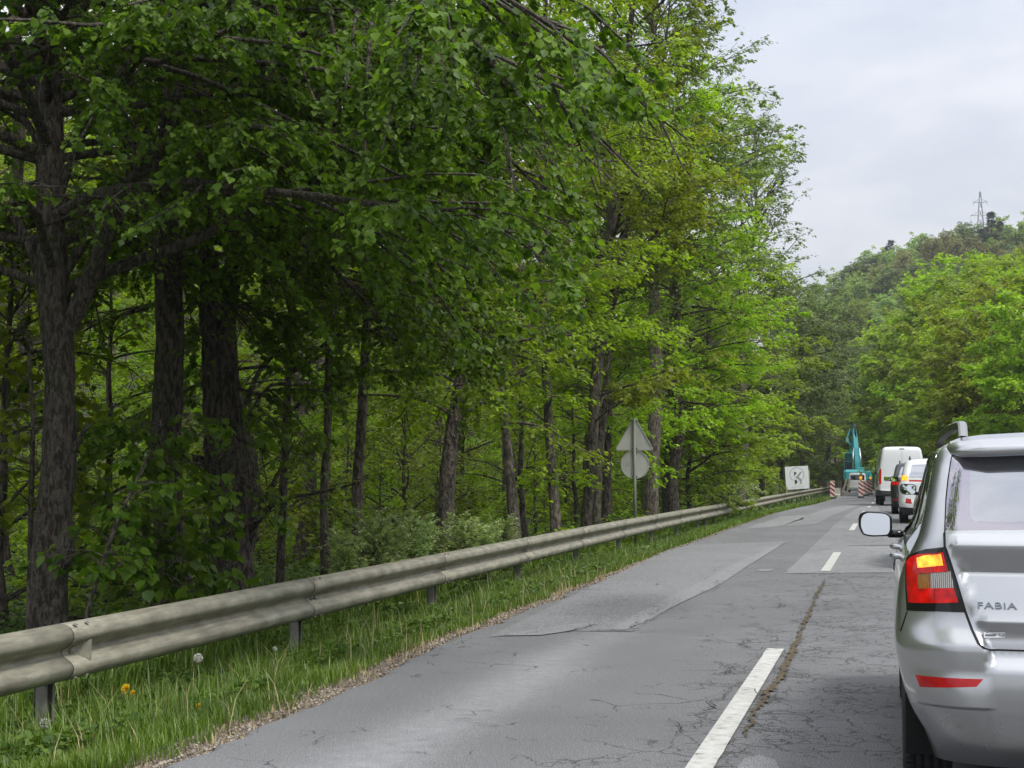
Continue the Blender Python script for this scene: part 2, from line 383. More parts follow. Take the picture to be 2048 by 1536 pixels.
# ------------------------------------------------------------------ road
def asphalt(name, tone, streak=False, cracks=1.0, speck=1.0):
    m, nt, n, l, b, o = new_mat(name)
    t = n.new('ShaderNodeTexCoord')
    def noise(sc, det=4, rough=.55, vec=None):
        z = n.new('ShaderNodeTexNoise'); z.inputs['Scale'].default_value = sc; z.inputs['Detail'].default_value = det; z.inputs['Roughness'].default_value = rough
        l.new(vec or t.outputs['Object'], z.inputs['Vector']); return z
    def math_(op, a, bb=None, c=None, clamp=False):
        k = n.new('ShaderNodeMath'); k.operation = op; k.use_clamp = clamp
        for i, v in enumerate((a, bb, c)):
            if v is None: continue
            if isinstance(v, (int, float)): k.inputs[i].default_value = v
            else: l.new(v, k.inputs[i])
        return k.outputs[0]
    sx = n.new('ShaderNodeSeparateXYZ'); l.new(t.outputs['Object'], sx.inputs[0])
    X, Y = sx.outputs[0], sx.outputs[1]
    fine = noise(150, 2, .7).outputs['Fac']; mid = noise(38, 3).outputs['Fac']; big = noise(.55, 5).outputs['Fac']
    val = math_('MULTIPLY_ADD', math_('SUBTRACT', fine, .5), .80 * speck * tone / .15, tone)
    val = math_('MULTIPLY_ADD', math_('SUBTRACT', mid, .5), .09, val)
    val = math_('MULTIPLY_ADD', math_('SUBTRACT', big, .5), .10, val)
    pale = n.new('ShaderNodeTexVoronoi'); pale.inputs['Scale'].default_value = 85; l.new(t.outputs['Object'], pale.inputs['Vector'])
    pk = math_('MULTIPLY', math_('LESS_THAN', pale.outputs['Distance'], .22), math_('GREATER_THAN', noise(31, 1).outputs['Fac'], .55))
    val = math_('MULTIPLY_ADD', pk, .16, val)
    if streak:
        wob = math_('MULTIPLY_ADD', noise(.35, 2).outputs['Fac'], .5, -.25)
        d = math_('ADD', math_('ADD', X, 2.33), wob)
        g = math_('POWER', 2.718, math_('MULTIPLY', math_('MULTIPLY', d, d), -14))
        g = math_('MULTIPLY', g, math_('MULTIPLY_ADD', noise(9, 5, .7).outputs['Fac'], 1.1, -.1, True))
        g = math_('MULTIPLY', g, math_('SUBTRACT', 1.0, math_('MULTIPLY', math_('SUBTRACT', Y, 11), .25, None, True)))
        val = math_('MULTIPLY_ADD', g, .20, val)
        # paler worn edge of the lane and darker middle
        e2 = math_('MULTIPLY', math_('SUBTRACT', math_('MULTIPLY', X, -1.0), 2.9), 1.2, None, True)
        val = math_('MULTIPLY_ADD', e2, .05, val)
    # ravelled, tar-dark stretch in the left lane
    ex_ = math_('MULTIPLY', math_('ADD', X, 2.55), 1.1); ey_ = math_('MULTIPLY', math_('SUBTRACT', Y, 15.2), .42)
    el_ = math_('SUBTRACT', 1.0, math_('ADD', math_('MULTIPLY', ex_, ex_), math_('MULTIPLY', ey_, ey_)), None, True)
    rn = noise(28, 6, .8).outputs['Fac']; rv = math_('MULTIPLY', math_('SUBTRACT', math_('MULTIPLY_ADD', el_, .26, rn), .64), 9, None, True)
    val = math_('MULTIPLY', val, math_('MULTIPLY_ADD', rv, -.42, 1.0))
    # cracks
    dist = noise(3.5, 4, .6); dv = n.new('ShaderNodeMix'); dv.data_type = 'VECTOR'; dv.inputs['Factor'].default_value = .22
    l.new(t.outputs['Object'], dv.inputs['A']); l.new(dist.outputs['Color'], dv.inputs['B'])
    tot = None
    for sc, wd, thr in ((2.4, .013, .52), (6.5, .03, .55), (12.5, .055, .60)):
        vo = n.new('ShaderNodeTexVoronoi'); vo.feature = 'DISTANCE_TO_EDGE'; vo.inputs['Scale'].default_value = sc
        l.new(dv.outputs['Result'], vo.inputs['Vector'])
        line = math_('SUBTRACT', 1.0, math_('DIVIDE', vo.outputs['Distance'], wd, None, True), None, True)
        mk = noise(.8 + sc * .12, 3).outputs['Fac']
        c1 = math_('ABSOLUTE', math_('ADD', X, .62)); band = math_('SUBTRACT', 1.0, math_('MULTIPLY', c1, .9, None, True))
        c2 = math_('MULTIPLY', math_('SUBTRACT', math_('MULTIPLY', X, -1.0), 2.95), 1.6, None, True)
        c3 = math_('MULTIPLY', math_('ADD', X, .5), 1.0, None, True)
        reg = math_('ADD', math_('MULTIPLY', band, .17), math_('ADD', math_('MULTIPLY', c2, .09), math_('MULTIPLY', c3, .10)))
        mk = math_('MULTIPLY', math_('SUBTRACT', math_('ADD', mk, reg), thr + .05), 14, None, True)
        q = math_('MULTIPLY', line, mk)
        tot = q if tot is None else math_('MAXIMUM', tot, q)
    tot = math_('MULTIPLY', tot, cracks * .95, None, True)
    val = math_('MULTIPLY', val, math_('MULTIPLY_ADD', tot, -.72, 1.0))
    val = math_('MAXIMUM', val, .012)
    cc = n.new('ShaderNodeCombineColor')
    l.new(math_('MULTIPLY', val, .985), cc.inputs[0]); l.new(math_('MULTIPLY', val, .99), cc.inputs[1]); l.new(math_('MULTIPLY', val, 1.01), cc.inputs[2])
    l.new(cc.outputs[0], b.inputs['Base Color'])
    b.inputs['Roughness'].default_value = .86; b.inputs['Specular IOR Level'].default_value = .35
    h = math_('SUBTRACT', math_('MULTIPLY_ADD', mid, .5, fine), math_('MULTIPLY', tot, 2.0))
    bp = n.new('ShaderNodeBump'); bp.inputs['Strength'].default_value = .75; bp.inputs['Distance'].default_value = .006
    l.new(h, bp.inputs['Height']); l.new(bp.outputs[0], b.inputs['Normal'])
    return m
M['asphalt'] = asphalt('asphalt', .165, streak=True)
M['asphalt_pale'] = asphalt('asphalt_pale', .245, cracks=.6)
M['asphalt_mid'] = asphalt('asphalt_mid', .215, cracks=.8)
M['asphalt_dark'] = asphalt('asphalt_dark', .125, cracks=.3)
ry = np.concatenate([np.arange(-60, 4, 4.), np.arange(4, 50, .12), np.arange(50, 420, 1.5)])
left = edge_u(ry); right = 2.2 + .06 * vnoise(0 * ry + 9, ry, .8, 9)
ts = np.array([0, .012, .05, .2, .4, .6, .8, 1])
RX = left[:, None] + (right - left)[:, None] * ts + shift(ry)[:, None]
RZ = road_z(ry)[:, None] + np.where(ts == 0, -.02, 0)[None] + 0 * RX
RY = ry[:, None] + 0 * RX
k = len(ts); ii = (np.arange(len(ry) - 1)[:, None] * k + np.arange(k - 1)[None]).ravel()
tag(mesh_np('road', np.stack([RX, RY, RZ], -1).reshape(-1, 3), [np.stack([ii, ii + 1, ii + k + 1, ii + k], -1)], M['asphalt'], smooth=True), kind='structure')
def jag(poly, step, amp, seed):
    """closed 2D polygon with its edges broken up"""
    rs = np.random.RandomState(seed); out = []
    for i in range(len(poly)):
        a, b = np.array(poly[i], float), np.array(poly[(i + 1) % len(poly)], float)
        L = np.linalg.norm(b - a); m = max(1, int(L / step)); nrm = np.array([-(b - a)[1], (b - a)[0]]) / (L + 1e-9)
        w = 0
        for j in range(m):
            w = w * .6 + rs.randn() * amp; t = j / m
            out.append(a + (b - a) * t + nrm * w * math.sin(math.pi * min(1, t * 6 + .05)) * (1 if j else 0))
    return out
def sheet(name, poly, lift, mat, grid=1.5):
    pts = [Vector((p[0], p[1])) for p in poly]; n0 = len(pts)
    xs = [p[0] for p in poly]; ys = [p[1] for p in poly]
    for gy_ in np.arange(min(ys), max(ys), grid):
        for gx_ in np.arange(min(xs), max(xs), grid): pts.append(Vector((gx_ + .01, gy_ + .013)))
    r = delaunay_2d_cdt(pts, [(i, (i + 1) % n0) for i in range(n0)], [], 0, 1e-6)
    v = np.array([[p.x, p.y] for p in r[0]]); tri = np.array(r[2]); tri = tri[inside(v[tri].mean(1), poly)]
    z = road_z(v[:, 1]) + lift
    return tag(mesh_np(name, np.c_[v, z], [np.array(tri)], mat), kind='structure')
def gp(pxs): return [tuple(onground(px, py, 0)[:2]) for px, py in pxs]
sheet('road_patch', jag(gp([(975, 1275), (1120, 1262), (1262, 1264), (1345, 1215), (1440, 1170), (1500, 1128), (1576, 1083), (1480, 1086), (1383, 1091), (1332, 1101)]), .04, .022, 1), .004, M['asphalt_mid'])
sheet('road_patch', jag(gp([(1000, 1273), (1060, 1262), (1150, 1249), (1195, 1248), (1150, 1262), (1080, 1272)]), .04, .022, 2), .008, M['asphalt_pale'])
sheet('road_patch', jag(gp([(1250, 1262), (1215, 1262), (1290, 1220), (1400, 1165), (1470, 1128), (1560, 1086), (1573, 1084), (1500, 1130), (1440, 1170), (1345, 1215), (1290, 1245)]), .05, .03, 3), .008, M['asphalt_pale'])
sheet('road_patch', jag(gp([(1568, 1147), (1600, 1118), (1625, 1093), (1700, 1093), (1790, 1093), (1800, 1145), (1690, 1146)]), .05, .02, 4), .004, M['asphalt_pale'])
sheet('road_patch', jag(gp([(1610, 1108), (1680, 1040), (1725, 1005), (1756, 1005), (1765, 1040), (1800, 1090), (1700, 1092)]), .08, .03, 5), .006, M['asphalt_mid'])
sheet('road_patch', jag(gp([(1488, 1058), (1560, 1053), (1600, 1040), (1620, 1030), (1565, 1032), (1530, 1044)]), .2, .03, 6), .004, M['asphalt_pale'])
sheet('road_patch', jag(gp([(1560, 1053), (1630, 1049), (1680, 1024), (1720, 1000), (1690, 1001), (1640, 1018), (1600, 1038)]), .3, .03, 7), .004, M['asphalt_mid'])
sheet('road_patch', jag(gp([(1514, 1143), (1520, 1139), (1545, 1138.5), (1546, 1141.5), (1530, 1143.5)]), .05, .01, 9), .006, M['asphalt_pale'])
sheet('road_patch', jag(gp([(1475, 1536), (1490, 1518), (1520, 1512), (1550, 1522), (1560, 1540), (1520, 1560), (1480, 1560)]), .03, .02, 10), .006, M['asphalt_pale'])
# centre-line dashes, 4.5 m with 9.6 m gaps, on the straight and round the bend
def paint_mat():
    m, nt, n, l, b, o = new_mat('road_paint')
    t = n.new('ShaderNodeTexCoord')
    nz = n.new('ShaderNodeTexNoise'); nz.inputs['Scale'].default_value = 11; nz.inputs['Detail'].default_value = 8; nz.inputs['Roughness'].default_value = .82
    l.new(t.outputs['Object'], nz.inputs['Vector'])
    r = n.new('ShaderNodeValToRGB'); e = r.color_ramp.elements
    e[0].position, e[0].color = .36, (.15, .145, .13, 1); e[1].position, e[1].color = .66, (.62, .62, .585, 1); k = e.new(.45); k.color = (.47, .465, .43, 1)
    l.new(nz.outputs['Fac'], r.inputs[0]); l.new(r.outputs[0], b.inputs['Base Color']); b.inputs['Roughness'].default_value = .75
    return m
M['paint'] = paint_mat()
ds = [(6.9, 11.87), (21.1, 25.9), (35.4, 39.9), (49.2, 53.5), (63.2, 67.5), (78, 82.5), (92, 96.5), (-8, -3.3)]
cw = .062
for i, (a, b_) in enumerate(ds):
    xm = -.853
    poly = jag([(xm - cw + shift(a), a), (xm + cw + shift(a), a), (xm + cw + shift(b_), b_), (xm - cw + shift(b_), b_)], .05, .0025, 20 + i)
    sheet('lane_marking', poly, .012, M['paint'], .5)
# mossy dirt crack beside the centre line
crk = gp([(1650, 1160), (1641, 1180), (1630, 1200), (1618, 1232), (1607, 1255), (1592, 1290), (1581, 1318), (1562, 1355), (1538, 1388), (1518, 1418), (1501, 1452), (1489, 1480)])
wds = [.008, .02, .012, .022, .02, .028, .036, .030, .030, .016, .012, .004]
rs = np.random.RandomState(5)
cp = []; cwd = []
for i in range(len(crk) - 1):
    a, b_ = np.array(crk[i]), np.array(crk[i + 1]); m = max(2, int(np.linalg.norm(b_ - a) / .05))
    for j in range(m):
        cp.append(a + (b_ - a) * j / m + rs.randn(2) * np.array([.012, 0])); cwd.append((wds[i] * (1 - j / m) + wds[i + 1] * j / m) * rs.uniform(.35, 1.25))
cp = np.array(cp); cwd = np.array(cwd)
lft = [tuple(p + [-w, 0]) for p, w in zip(cp, cwd)]; rgt = [tuple(p + [w * .8, 0]) for p, w in zip(cp, cwd)]
sheet('dirt_crack', lft + rgt[::-1], .0145, plain('crack_dirt', (.10, .075, .042), .95, var=.6, scale=40, bump=1, bscale=90), .4)

def ribbons(name, lines, lift, mat):
    V_, Q_, n_ = [], [], 0
    for P_, W_ in lines:
        P_ = np.asarray(P_); t_ = np.gradient(P_, axis=0); t_ /= np.linalg.norm(t_, axis=1)[:, None] + 1e-9; nn = np.c_[-t_[:, 1], t_[:, 0]]; W_ = np.asarray(W_)[:, None]
        a_, b_ = P_ + nn * W_, P_ - nn * W_; m_ = len(P_); v_ = np.vstack([a_, b_]); V_.append(np.c_[v_, road_z(v_[:, 1]) + lift])
        i_ = np.arange(m_ - 1); Q_.append(np.stack([i_, i_ + m_, i_ + m_ + 1, i_ + 1], -1)[:, ::-1] + n_); n_ += 2 * m_
    return tag(mesh_np(name, np.vstack(V_), [np.vstack(Q_)], mat), kind='structure')
rs = np.random.RandomState(9)
def walk(p, ang, n_, step, turn, w):
    P_, W_ = [np.array(p)], [w * .3]; a0 = ang
    for i in range(n_):
        ang = a0 + (ang - a0) * .55 + rs.randn() * turn; P_.append(P_[-1] + step * np.array([math.cos(ang), math.sin(ang)])); W_.append(w * rs.uniform(.25, 1.3) * (1 - .7 * i / n_))
    return P_, W_
cl = []
for i in range(36):
    k_ = i % 5
    if k_ < 2: y_ = rs.uniform(6.4, 17); p_ = (-.85 + (-1) ** i * rs.uniform(.09, .30), y_); an = math.pi / 2 + rs.randn() * .25      # beside the centre line
    elif k_ < 4: y_ = 6.5 + 16 * rs.rand() ** 1.3; p_ = (rs.uniform(-.6, .9), y_); an = rs.rand() * 6.28
    else: y_ = 6.5 + 14 * rs.rand(); p_ = (edge_u(y_) + rs.uniform(.15, .9), y_); an = math.pi / 2 + rs.randn() * .6
    L_, W_ = walk(p_, an, rs.randint(6, 22), .05, .5, rs.uniform(.0025, .0075)); cl.append((L_, W_))
    if rs.rand() < .6: j_ = rs.randint(len(L_)); cl.append(walk(L_[j_], an + rs.choice([-1, 1]) * rs.uniform(.6, 1.4), rs.randint(4, 10), .045, .55, rs.uniform(.002, .005)))
ed_ = gp([(1040, 1272), (1150, 1262), (1262, 1263), (1345, 1215), (1440, 1170), (1500, 1128), (1576, 1083)])
for k_ in range(26):
    i_ = rs.randint(len(ed_) - 1); a_, b_ = np.array(ed_[i_]), np.array(ed_[i_ + 1]); t_ = rs.rand(); d_ = b_ - a_
    cl.append(walk(a_ + d_ * t_ + rs.randn(2) * .03, math.atan2(d_[1], d_[0]) + rs.randn() * .15, rs.randint(10, 26), .05, .5, rs.uniform(.002, .007)))
cl = [c for c in cl if min(q[0] for q in c[0]) > -3.15]
M['crack_dark'] = plain('crack_dark', (.022, .020, .018), .95, var=.3, scale=40)
ribbons('road_cracks', cl, .0135, M['crack_dark'])
# ------------------------------------------------------------------ verge: gravel, grass, weeds
rs = np.random.RandomState(11)
def pebbles():
    N = 22000
    Y = 6.2 + 34 * rs.rand(N) ** 1.7; eu_ = edge_u(Y)
    X = eu_ - .02 - np.abs(rs.randn(N)) * .10 + .03
    s = rs.uniform(.002, .009, N) * rs.uniform(.6, 1.6, N) * (1 + .02 * Y)
    Z = np.where(X > eu_, road_z(Y), ground_z(X, Y)) + s * .2
    base = np.array([[1, 0, 0], [0, 1, 0], [-1, 0, 0], [0, -1, 0], [0, 0, .7], [0, 0, -.7]])
    v = base[None] * s[:, None, None] * rs.uniform(.5, 1.5, (N, 6, 3)) 
    a = rs.rand(N) * 6.28; c, d = np.cos(a)[:, None], np.sin(a)[:, None]
    v = np.stack([v[..., 0] * c - v[..., 1] * d, v[..., 0] * d + v[..., 1] * c, v[..., 2]], -1) + np.stack([X, Y, Z], -1)[:, None]
    t = np.array([[0,1,4],[1,2,4],[2,3,4],[3,0,4],[1,0,5],[2,1,5],[3,2,5],[0,3,5]])
    f = (np.arange(N) * 6)[:, None, None] + t
    m, nt, n, l, b, o = new_mat('pebble'); at = n.new('ShaderNodeAttribute'); at.attribute_name = 'tone'
    r = n.new('ShaderNodeValToRGB'); r.color_ramp.elements[0].color = (.07, .05, .035, 1); r.color_ramp.elements[1].color = (.42, .36, .30, 1)
    l.new(at.outputs['Fac'], r.inputs[0]); l.new(r.outputs[0], b.inputs['Base Color']); b.inputs['Roughness'].default_value = .9
    tag(mesh_np('gravel', v.reshape(-1, 3), [f.reshape(-1, 3)], m, attr=np.repeat(rs.rand(N), 6)), 'brown gravel and litter strip along the edge of the asphalt', 'gravel', kind='stuff')
pebbles()
def blades(N, Xf, Yf, hmin, hmax, w, seed):
    r = np.random.RandomState(seed)
    X, Y = Xf(r, N), Yf(r, N); X = np.where((X < 0) & (X > -5.2), np.minimum(X + edge_u(Y) + 3.82, X + .6), X); Xw = X + shift(Y); Z = ground_z(Xw, Y) - .01
    h = r.uniform(hmin, hmax, N) * (0.65 + 1.1 * (vnoise(X, Y, .5, 31) + .5)); ang = r.rand(N) * 6.283; lean = r.uniform(.1, .75, N) * h
    ww = w * r.uniform(.6, 1.4, N) * (1 + .03 * Y)
    dx, dy = np.cos(ang), np.sin(ang); px, py = -dy, dx
    def P(t, side, f):
        return np.stack([Xw + dx * lean * t * t + px * ww * side * f, Y + dy * lean * t * t + py * ww * side * f, Z + h * (t - .18 * t * t * (lean / h))], -1)
    v = np.stack([P(0, -1, 1), P(0, 1, 1), P(.55, -1, .75), P(.55, 1, .75), P(1, 0, 0)], 1)
    b = (np.arange(N) * 5)[:, None]
    return v.reshape(-1, 3), b + np.array([[0, 1, 3, 2]]), b + np.array([[2, 3, 4]]), np.repeat(np.clip(r.rand(N) * .8 + .1 + .3 * vnoise(X, Y, 1.1, 32), 0, 1), 5)
def join_blades(sets):
    V, Q, T, A, n = [], [], [], [], 0
    for v, q, t, a in sets: V.append(v); Q.append(q + n); T.append(t + n); A.append(a); n += len(v)
    return np.vstack(V), [np.vstack(Q), np.vstack(T)], np.concatenate(A)
def vx(lo, hi, p=1.0): return lambda r, N: lo + (hi - lo) * r.rand(N) ** p
def vy(lo, hi, p=1.0): return lambda r, N: lo + (hi - lo) * r.rand(N) ** p
V, F, A = join_blades([
    blades(90000, lambda r, N: -3.98 - 1.55 * r.rand(N) ** .8, vy(6.5, 24, 1.3), .03, .10, .0026, 1),
    blades(60000, lambda r, N: -3.98 - 1.6 * r.rand(N), vy(22, 60, 1.2), .04, .12, .004, 2),
    blades(22000, lambda r, N: -3.95 - 1.7 * r.rand(N), vy(60, 150, 1.1), .07, .18, .009, 3),
    blades(7000, lambda r, N: -4.3 - .9 * r.rand(N), vy(7, 30, 1.3), .10, .24, .0024, 4),
    blades(40000, lambda r, N: -5.4 - 4 * r.rand(N) ** 1.3, vy(8, 45, 1.0), .10, .38, .005, 5),
    blades(14000, lambda r, N: 2.35 + 3 * r.rand(N), vy(20, 170, 1.0), .10, .32, .010, 6)])
tag(mesh_np('grass', V, F, M['grass'], attr=A), 'long green grass growing on the verge round the guardrail posts', 'grass', kind='stuff')
V, F, A = join_blades([blades(900, lambda r, N: -3.72 - 1.7 * r.rand(N), vy(6.5, 26, 1.2), .08, .26, .0022, 14), blades(1500, lambda r, N: -3.80 - .22 * r.rand(N), vy(6.5, 22, 1.2), .02, .06, .004, 15)])
tag(mesh_np('dry_grass', V, F, plain('straw', (.33, .27, .14), .9, var=.3, scale=20), attr=A), 'dry straw-coloured stalks scattered through the verge grass and gravel', 'dry grass', kind='stuff')
LEAF_T = {  # template leaves: x across, y along, z fold
 'lime': (np.array([[0, 0, 0], [-.42, .18, .08], [-.46, .52, .07], [0, 1.0, -.14], [.46, .52, .07], [.42, .18, .08], [0, .45, -.03]]), np.array([[0, 6, 2, 1], [6, 3, 2, 2], [0, 5, 4, 6], [6, 4, 3, 3]])),
 'quad': (np.array([[0, 0, 0], [-.33, .45, .09], [0, 1.0, -.06], [.33, .45, .09]]), np.array([[0, 3, 2, 1]]))}
LEAF_T['lime'] = (LEAF_T['lime'][0], np.array([[0, 6, 2, 1], [0, 5, 4, 6]]), np.array([[6, 3, 2], [6, 4, 3]]))
LEAF_T['quad'] = (LEAF_T['quad'][0], np.array([[0, 3, 2, 1]]), np.zeros((0, 3), int))
def leaves(C, D, N_, size, kind, rng):
    """C centres (n,3), D growing directions, N_ normals, size (n,) -> verts, quads, tris, tone"""
    D = D / (np.linalg.norm(D, axis=1, keepdims=True) + 1e-9)
    S = np.cross(D, N_); S /= np.linalg.norm(S, axis=1, keepdims=True) + 1e-9
    Nn = np.cross(S, D)
    T, q, t = LEAF_T[kind]
    v = C[:, None] + size[:, None, None] * (T[None, :, 0:1] * S[:, None] + T[None, :, 1:2] * D[:, None] + T[None, :, 2:3] * Nn[:, None])
    b = (np.arange(len(C)) * len(T))[:, None, None]
    return v.reshape(-1, 3), (b + q).reshape(-1, 4), (b + t).reshape(-1, 3), np.repeat(rng.rand(len(C)), len(T))
def weed_sheet(N, Xf, Yf, smin, smax, hmax, seed, kind='lime'):
    r = np.random.RandomState(seed); X, Y = Xf(r, N), Yf(r, N); Xw = X + shift(Y)
    clump = np.clip(vnoise(X, Y, .55, 41) * 2.2 + .6, 0.05, 1.3)
    Z = ground_z(Xw, Y) + r.rand(N) ** .8 * hmax * clump
    a = r.rand(N) * 6.283
    D = np.stack([np.cos(a), np.sin(a), r.uniform(-.3, .6, N)], -1); Nn = np.stack([r.randn(N) * .35, r.randn(N) * .35, np.ones(N)], -1)
    return leaves(np.stack([Xw, Y, Z], -1), D, Nn, r.uniform(smin, smax, N) * (1 + .015 * Y), kind, r)
V, F, A = join_blades([
    weed_sheet(26000, lambda r, N: -3.9 - 1.6 * r.rand(N), vy(6.5, 28, 1.3), .02, .06, .12, 1),
    weed_sheet(34000, lambda r, N: -5.4 - 5 * r.rand(N), vy(7.5, 38, 1.0), .035, .075, .38, 2),
    weed_sheet(42000, lambda r, N: -6 - 18 * r.rand(N), vy(14, 75, 1.0), .06, .12, .55, 3, 'quad'),
    weed_sheet(12000, lambda r, N: -5.4 - 4 * r.rand(N), vy(38, 140, 1.0), .08, .16, .4, 4, 'quad')])
tag(mesh_np('ground_cover', V, F, M['weed'], attr=A), 'leafy green ground cover on the forest floor behind the guardrail', 'ground cover', kind='stuff')

# ------------------------------------------------------------------ guardrail
M['rail'] = plain('rail_steel', (.33, .315, .255), .62, metal=.25, var=.2, scale=5, bump=.25, bscale=45)
def rail_mat():
    m = M['rail']; nt = m.node_tree; n, l = nt.nodes, nt.links; b = n['Principled BSDF']
    t = n.new('ShaderNodeTexCoord'); mp = n.new('ShaderNodeMapping'); mp.inputs['Scale'].default_value = (40, 3, 8); l.new(t.outputs['Object'], mp.inputs[0])
    nz = n.new('ShaderNodeTexNoise'); nz.inputs['Scale'].default_value = 1.0; nz.inputs['Detail'].default_value = 7; nz.inputs['Roughness'].default_value = .7; l.new(mp.outputs[0], nz.inputs['Vector'])
    r = n.new('ShaderNodeValToRGB'); e = r.color_ramp.elements; e[0].position = .35; e[0].color = (.62, .62, .60, 1); e[1].position = .65; e[1].color = (1.12, 1.1, 1.05, 1)
    l.new(nz.outputs['Fac'], r.inputs[0])
    old = b.inputs['Base Color'].links[0].from_socket
    mu = n.new('ShaderNodeMix'); mu.data_type = 'RGBA'; mu.blend_type = 'MULTIPLY'; mu.inputs['Factor'].default_value = 1
    l.new(old, mu.inputs['A']); l.new(r.outputs[0], mu.inputs['B']); l.new(mu.outputs['Result'], b.inputs['Base Color'])
rail_mat()
M['rail_post'] = plain('post_steel', (.20, .19, .17), .6, metal=.4, var=.3, scale=9)
M['black'] = plain('black_plastic', (.012, .012, .013), .5)
M['rust'] = plain('rusty_steel', (.16, .10, .07), .8, var=.5, scale=30)
prof0 = np.array([(-.012, .172), (.02, .168), (.056, .152), (.082, .122), (.088, .092), (.075, .064), (.040, .036), (.010, .014), (.004, 0), (.010, -.014), (.040, -.036), (.075, -.064), (.088, -.092), (.082, -.122), (.056, -.152), (.02, -.168), (-.012, -.172)])
tt = np.linspace(0, len(prof0) - 1, 49); ar = np.arange(len(prof0))
prof = np.c_[hermite(ar, prof0[:, 0])(tt), hermite(ar, prof0[:, 1])(tt)]
def rail_x(Y): return -4.84 + shift(Y)
rail_top = hermite([-20, 8.35, 24, 33, 48, 88, 130, 175, 220], [.43, .43, .43, .41, .35, .19, -.03, -.32, -.75])
Y0R = 8.35
rail = empty('guardrail', (rail_x(Y0R), Y0R, ground_z(rail_x(Y0R), Y0R)), label='weathered beige-grey steel guardrail running along the left verge into the distance', cat='guardrail')
bpy.context.view_layer.update()
RINV = rail.matrix_world.inverted()
def under(o, root):
    o.parent = root; o.matrix_parent_inverse = Matrix.Translation(-Vector(root.location)) if root.rotation_euler.z == 0 else root.matrix_world.inverted(); return o
def rail_panel(n):
    ya, yb = Y0R + 4 * n + .10, Y0R + 4 * (n + 1) + .16
    ys = np.linspace(ya, yb, 9); v = []
    for j, y in enumerate(ys):
        slope = (rail_x(y + .1) - rail_x(y - .1)) / .2
        proud = .006 * (1 - (y - ya) / (yb - ya))
        c = np.array([rail_x(y), y, rail_top(y) - .172])
        wob = .004 * math.sin(y * 1.3 + n)
        v.append(np.c_[c[0] + prof[:, 0] + proud + wob, np.full(len(prof), y) - prof[:, 0] * slope, c[2] + prof[:, 1]])
    k = len(prof); m = len(ys); V1 = np.vstack(v); V2 = V1.copy(); V2[:, 0] -= .0035
    N = len(V1); ii = (np.arange(m - 1)[:, None] * k + np.arange(k - 1)[None]).ravel()
    q1 = np.stack([ii, ii + k, ii + k + 1, ii + 1], -1); q2 = q1[:, ::-1] + N
    e = np.arange(k - 1); ends = np.vstack([np.stack([e, e + 1, N + e + 1, N + e], -1), np.stack([(m-1)*k + e + 1, (m-1)*k + e, N + (m-1)*k + e, N + (m-1)*k + e + 1], -1)])
    j = np.arange(m - 1) * k
    ed = np.vstack([np.stack([j, N + j, N + j + k, j + k], -1), np.stack([j + k - 1, j + 2*k - 1, N + j + 2*k - 1, N + j + k - 1], -1)])
    Q = np.vstack([q1, q2, ends, ed]); mi = np.r_[np.zeros(len(q1) + len(q2), int), np.ones(len(ends), int), np.zeros(len(ed), int)]
    o = mesh_np('rail_panel', np.vstack([V1, V2]), [Q], None, smooth=True, mats=[M['rail'], M['black']], midx=mi)
    return under(o, rail)
def post(y, w=.11, d=.075):
    x = rail_x(y) - .045; g = float(ground_z(x, y)); zt = float(rail_top(y)) - .06
    b = MB(); h = zt - g + .3; cz = (zt + g - .3) / 2
    b.box((x - .03, y + .0, cz), (.006, w, h))                      # web at the back
    b.box((x, y - w / 2 + .003, cz), (d, .006, h)); b.box((x, y + w / 2 - .003, cz), (d, .006, h))
    b.box((x + d / 2 - .003, y - w / 2 + .016, cz), (.006, .020, h)); b.box((x + d / 2 - .003, y + w / 2 - .016, cz), (.006, .020, h))
    o = b.build('post', M['rail_post']); under(o, rail)
NP = 49
for n in range(-3, NP):
    p = rail_panel(n)
    if n < 12:
        ys = Y0R + 4 * n + .1; ct = float(rail_top(ys)) - .172
        if n >= -1:
            for dy, zz, xx in ((.06, .155, .052), (.20, .155, .052), (.06, -.155, .052), (.20, -.155, .052), (.09, 0, .012), (.17, 0, .012)):
                b = MB(); c = np.array([rail_x(ys) + xx + .008, ys + dy, ct + zz])
                if abs(zz) > .1: b.lathe([(0, .012), (.009, .010), (.015, .004), (.016, 0)], (0, 0, 0), 'Z', 10); 
                else: b.lathe([(0, .014), (.012, .012), (.019, .004), (.020, 0)], (0, 0, 0), 'X', 10)
                b.v = [v + c + (np.array([0, 0, .004]) if abs(zz) > .1 and zz > 0 else np.array([.0, 0, 0])) for v in b.v]
                under(b.build('bolt', M['rail_post'], smooth=True), p)
                bpy.context.view_layer  # no ops
for n in range(-3, NP): post(Y0R + 4 * n)
for y in (Y0R + 34, ): post(y)
# reflector bracket in the valley of the nearest splice
c = np.array([rail_x(8.6), 8.6, float(rail_top(8.6)) - .172])
b = MB(); b.prism([(0, -.02), (0, .02), (.10, .062), (.10, -.062)], -.002, .002, lambda a, z, d: (c[0] + .012 + a * .75 + d, c[1] - .02 + a * .8, c[2] + z))
b.box((c[0] + .018, c[1] - .05, c[2]), (.02, .05, .045))
br = under(b.build('reflector_bracket', M['rail']), rail)
b = MB(); b.box((c[0] + .055, c[1] + .035, c[2]), (.004, .035, .05), rz=-.7); under(b.build('reflector', M['rust']), br)

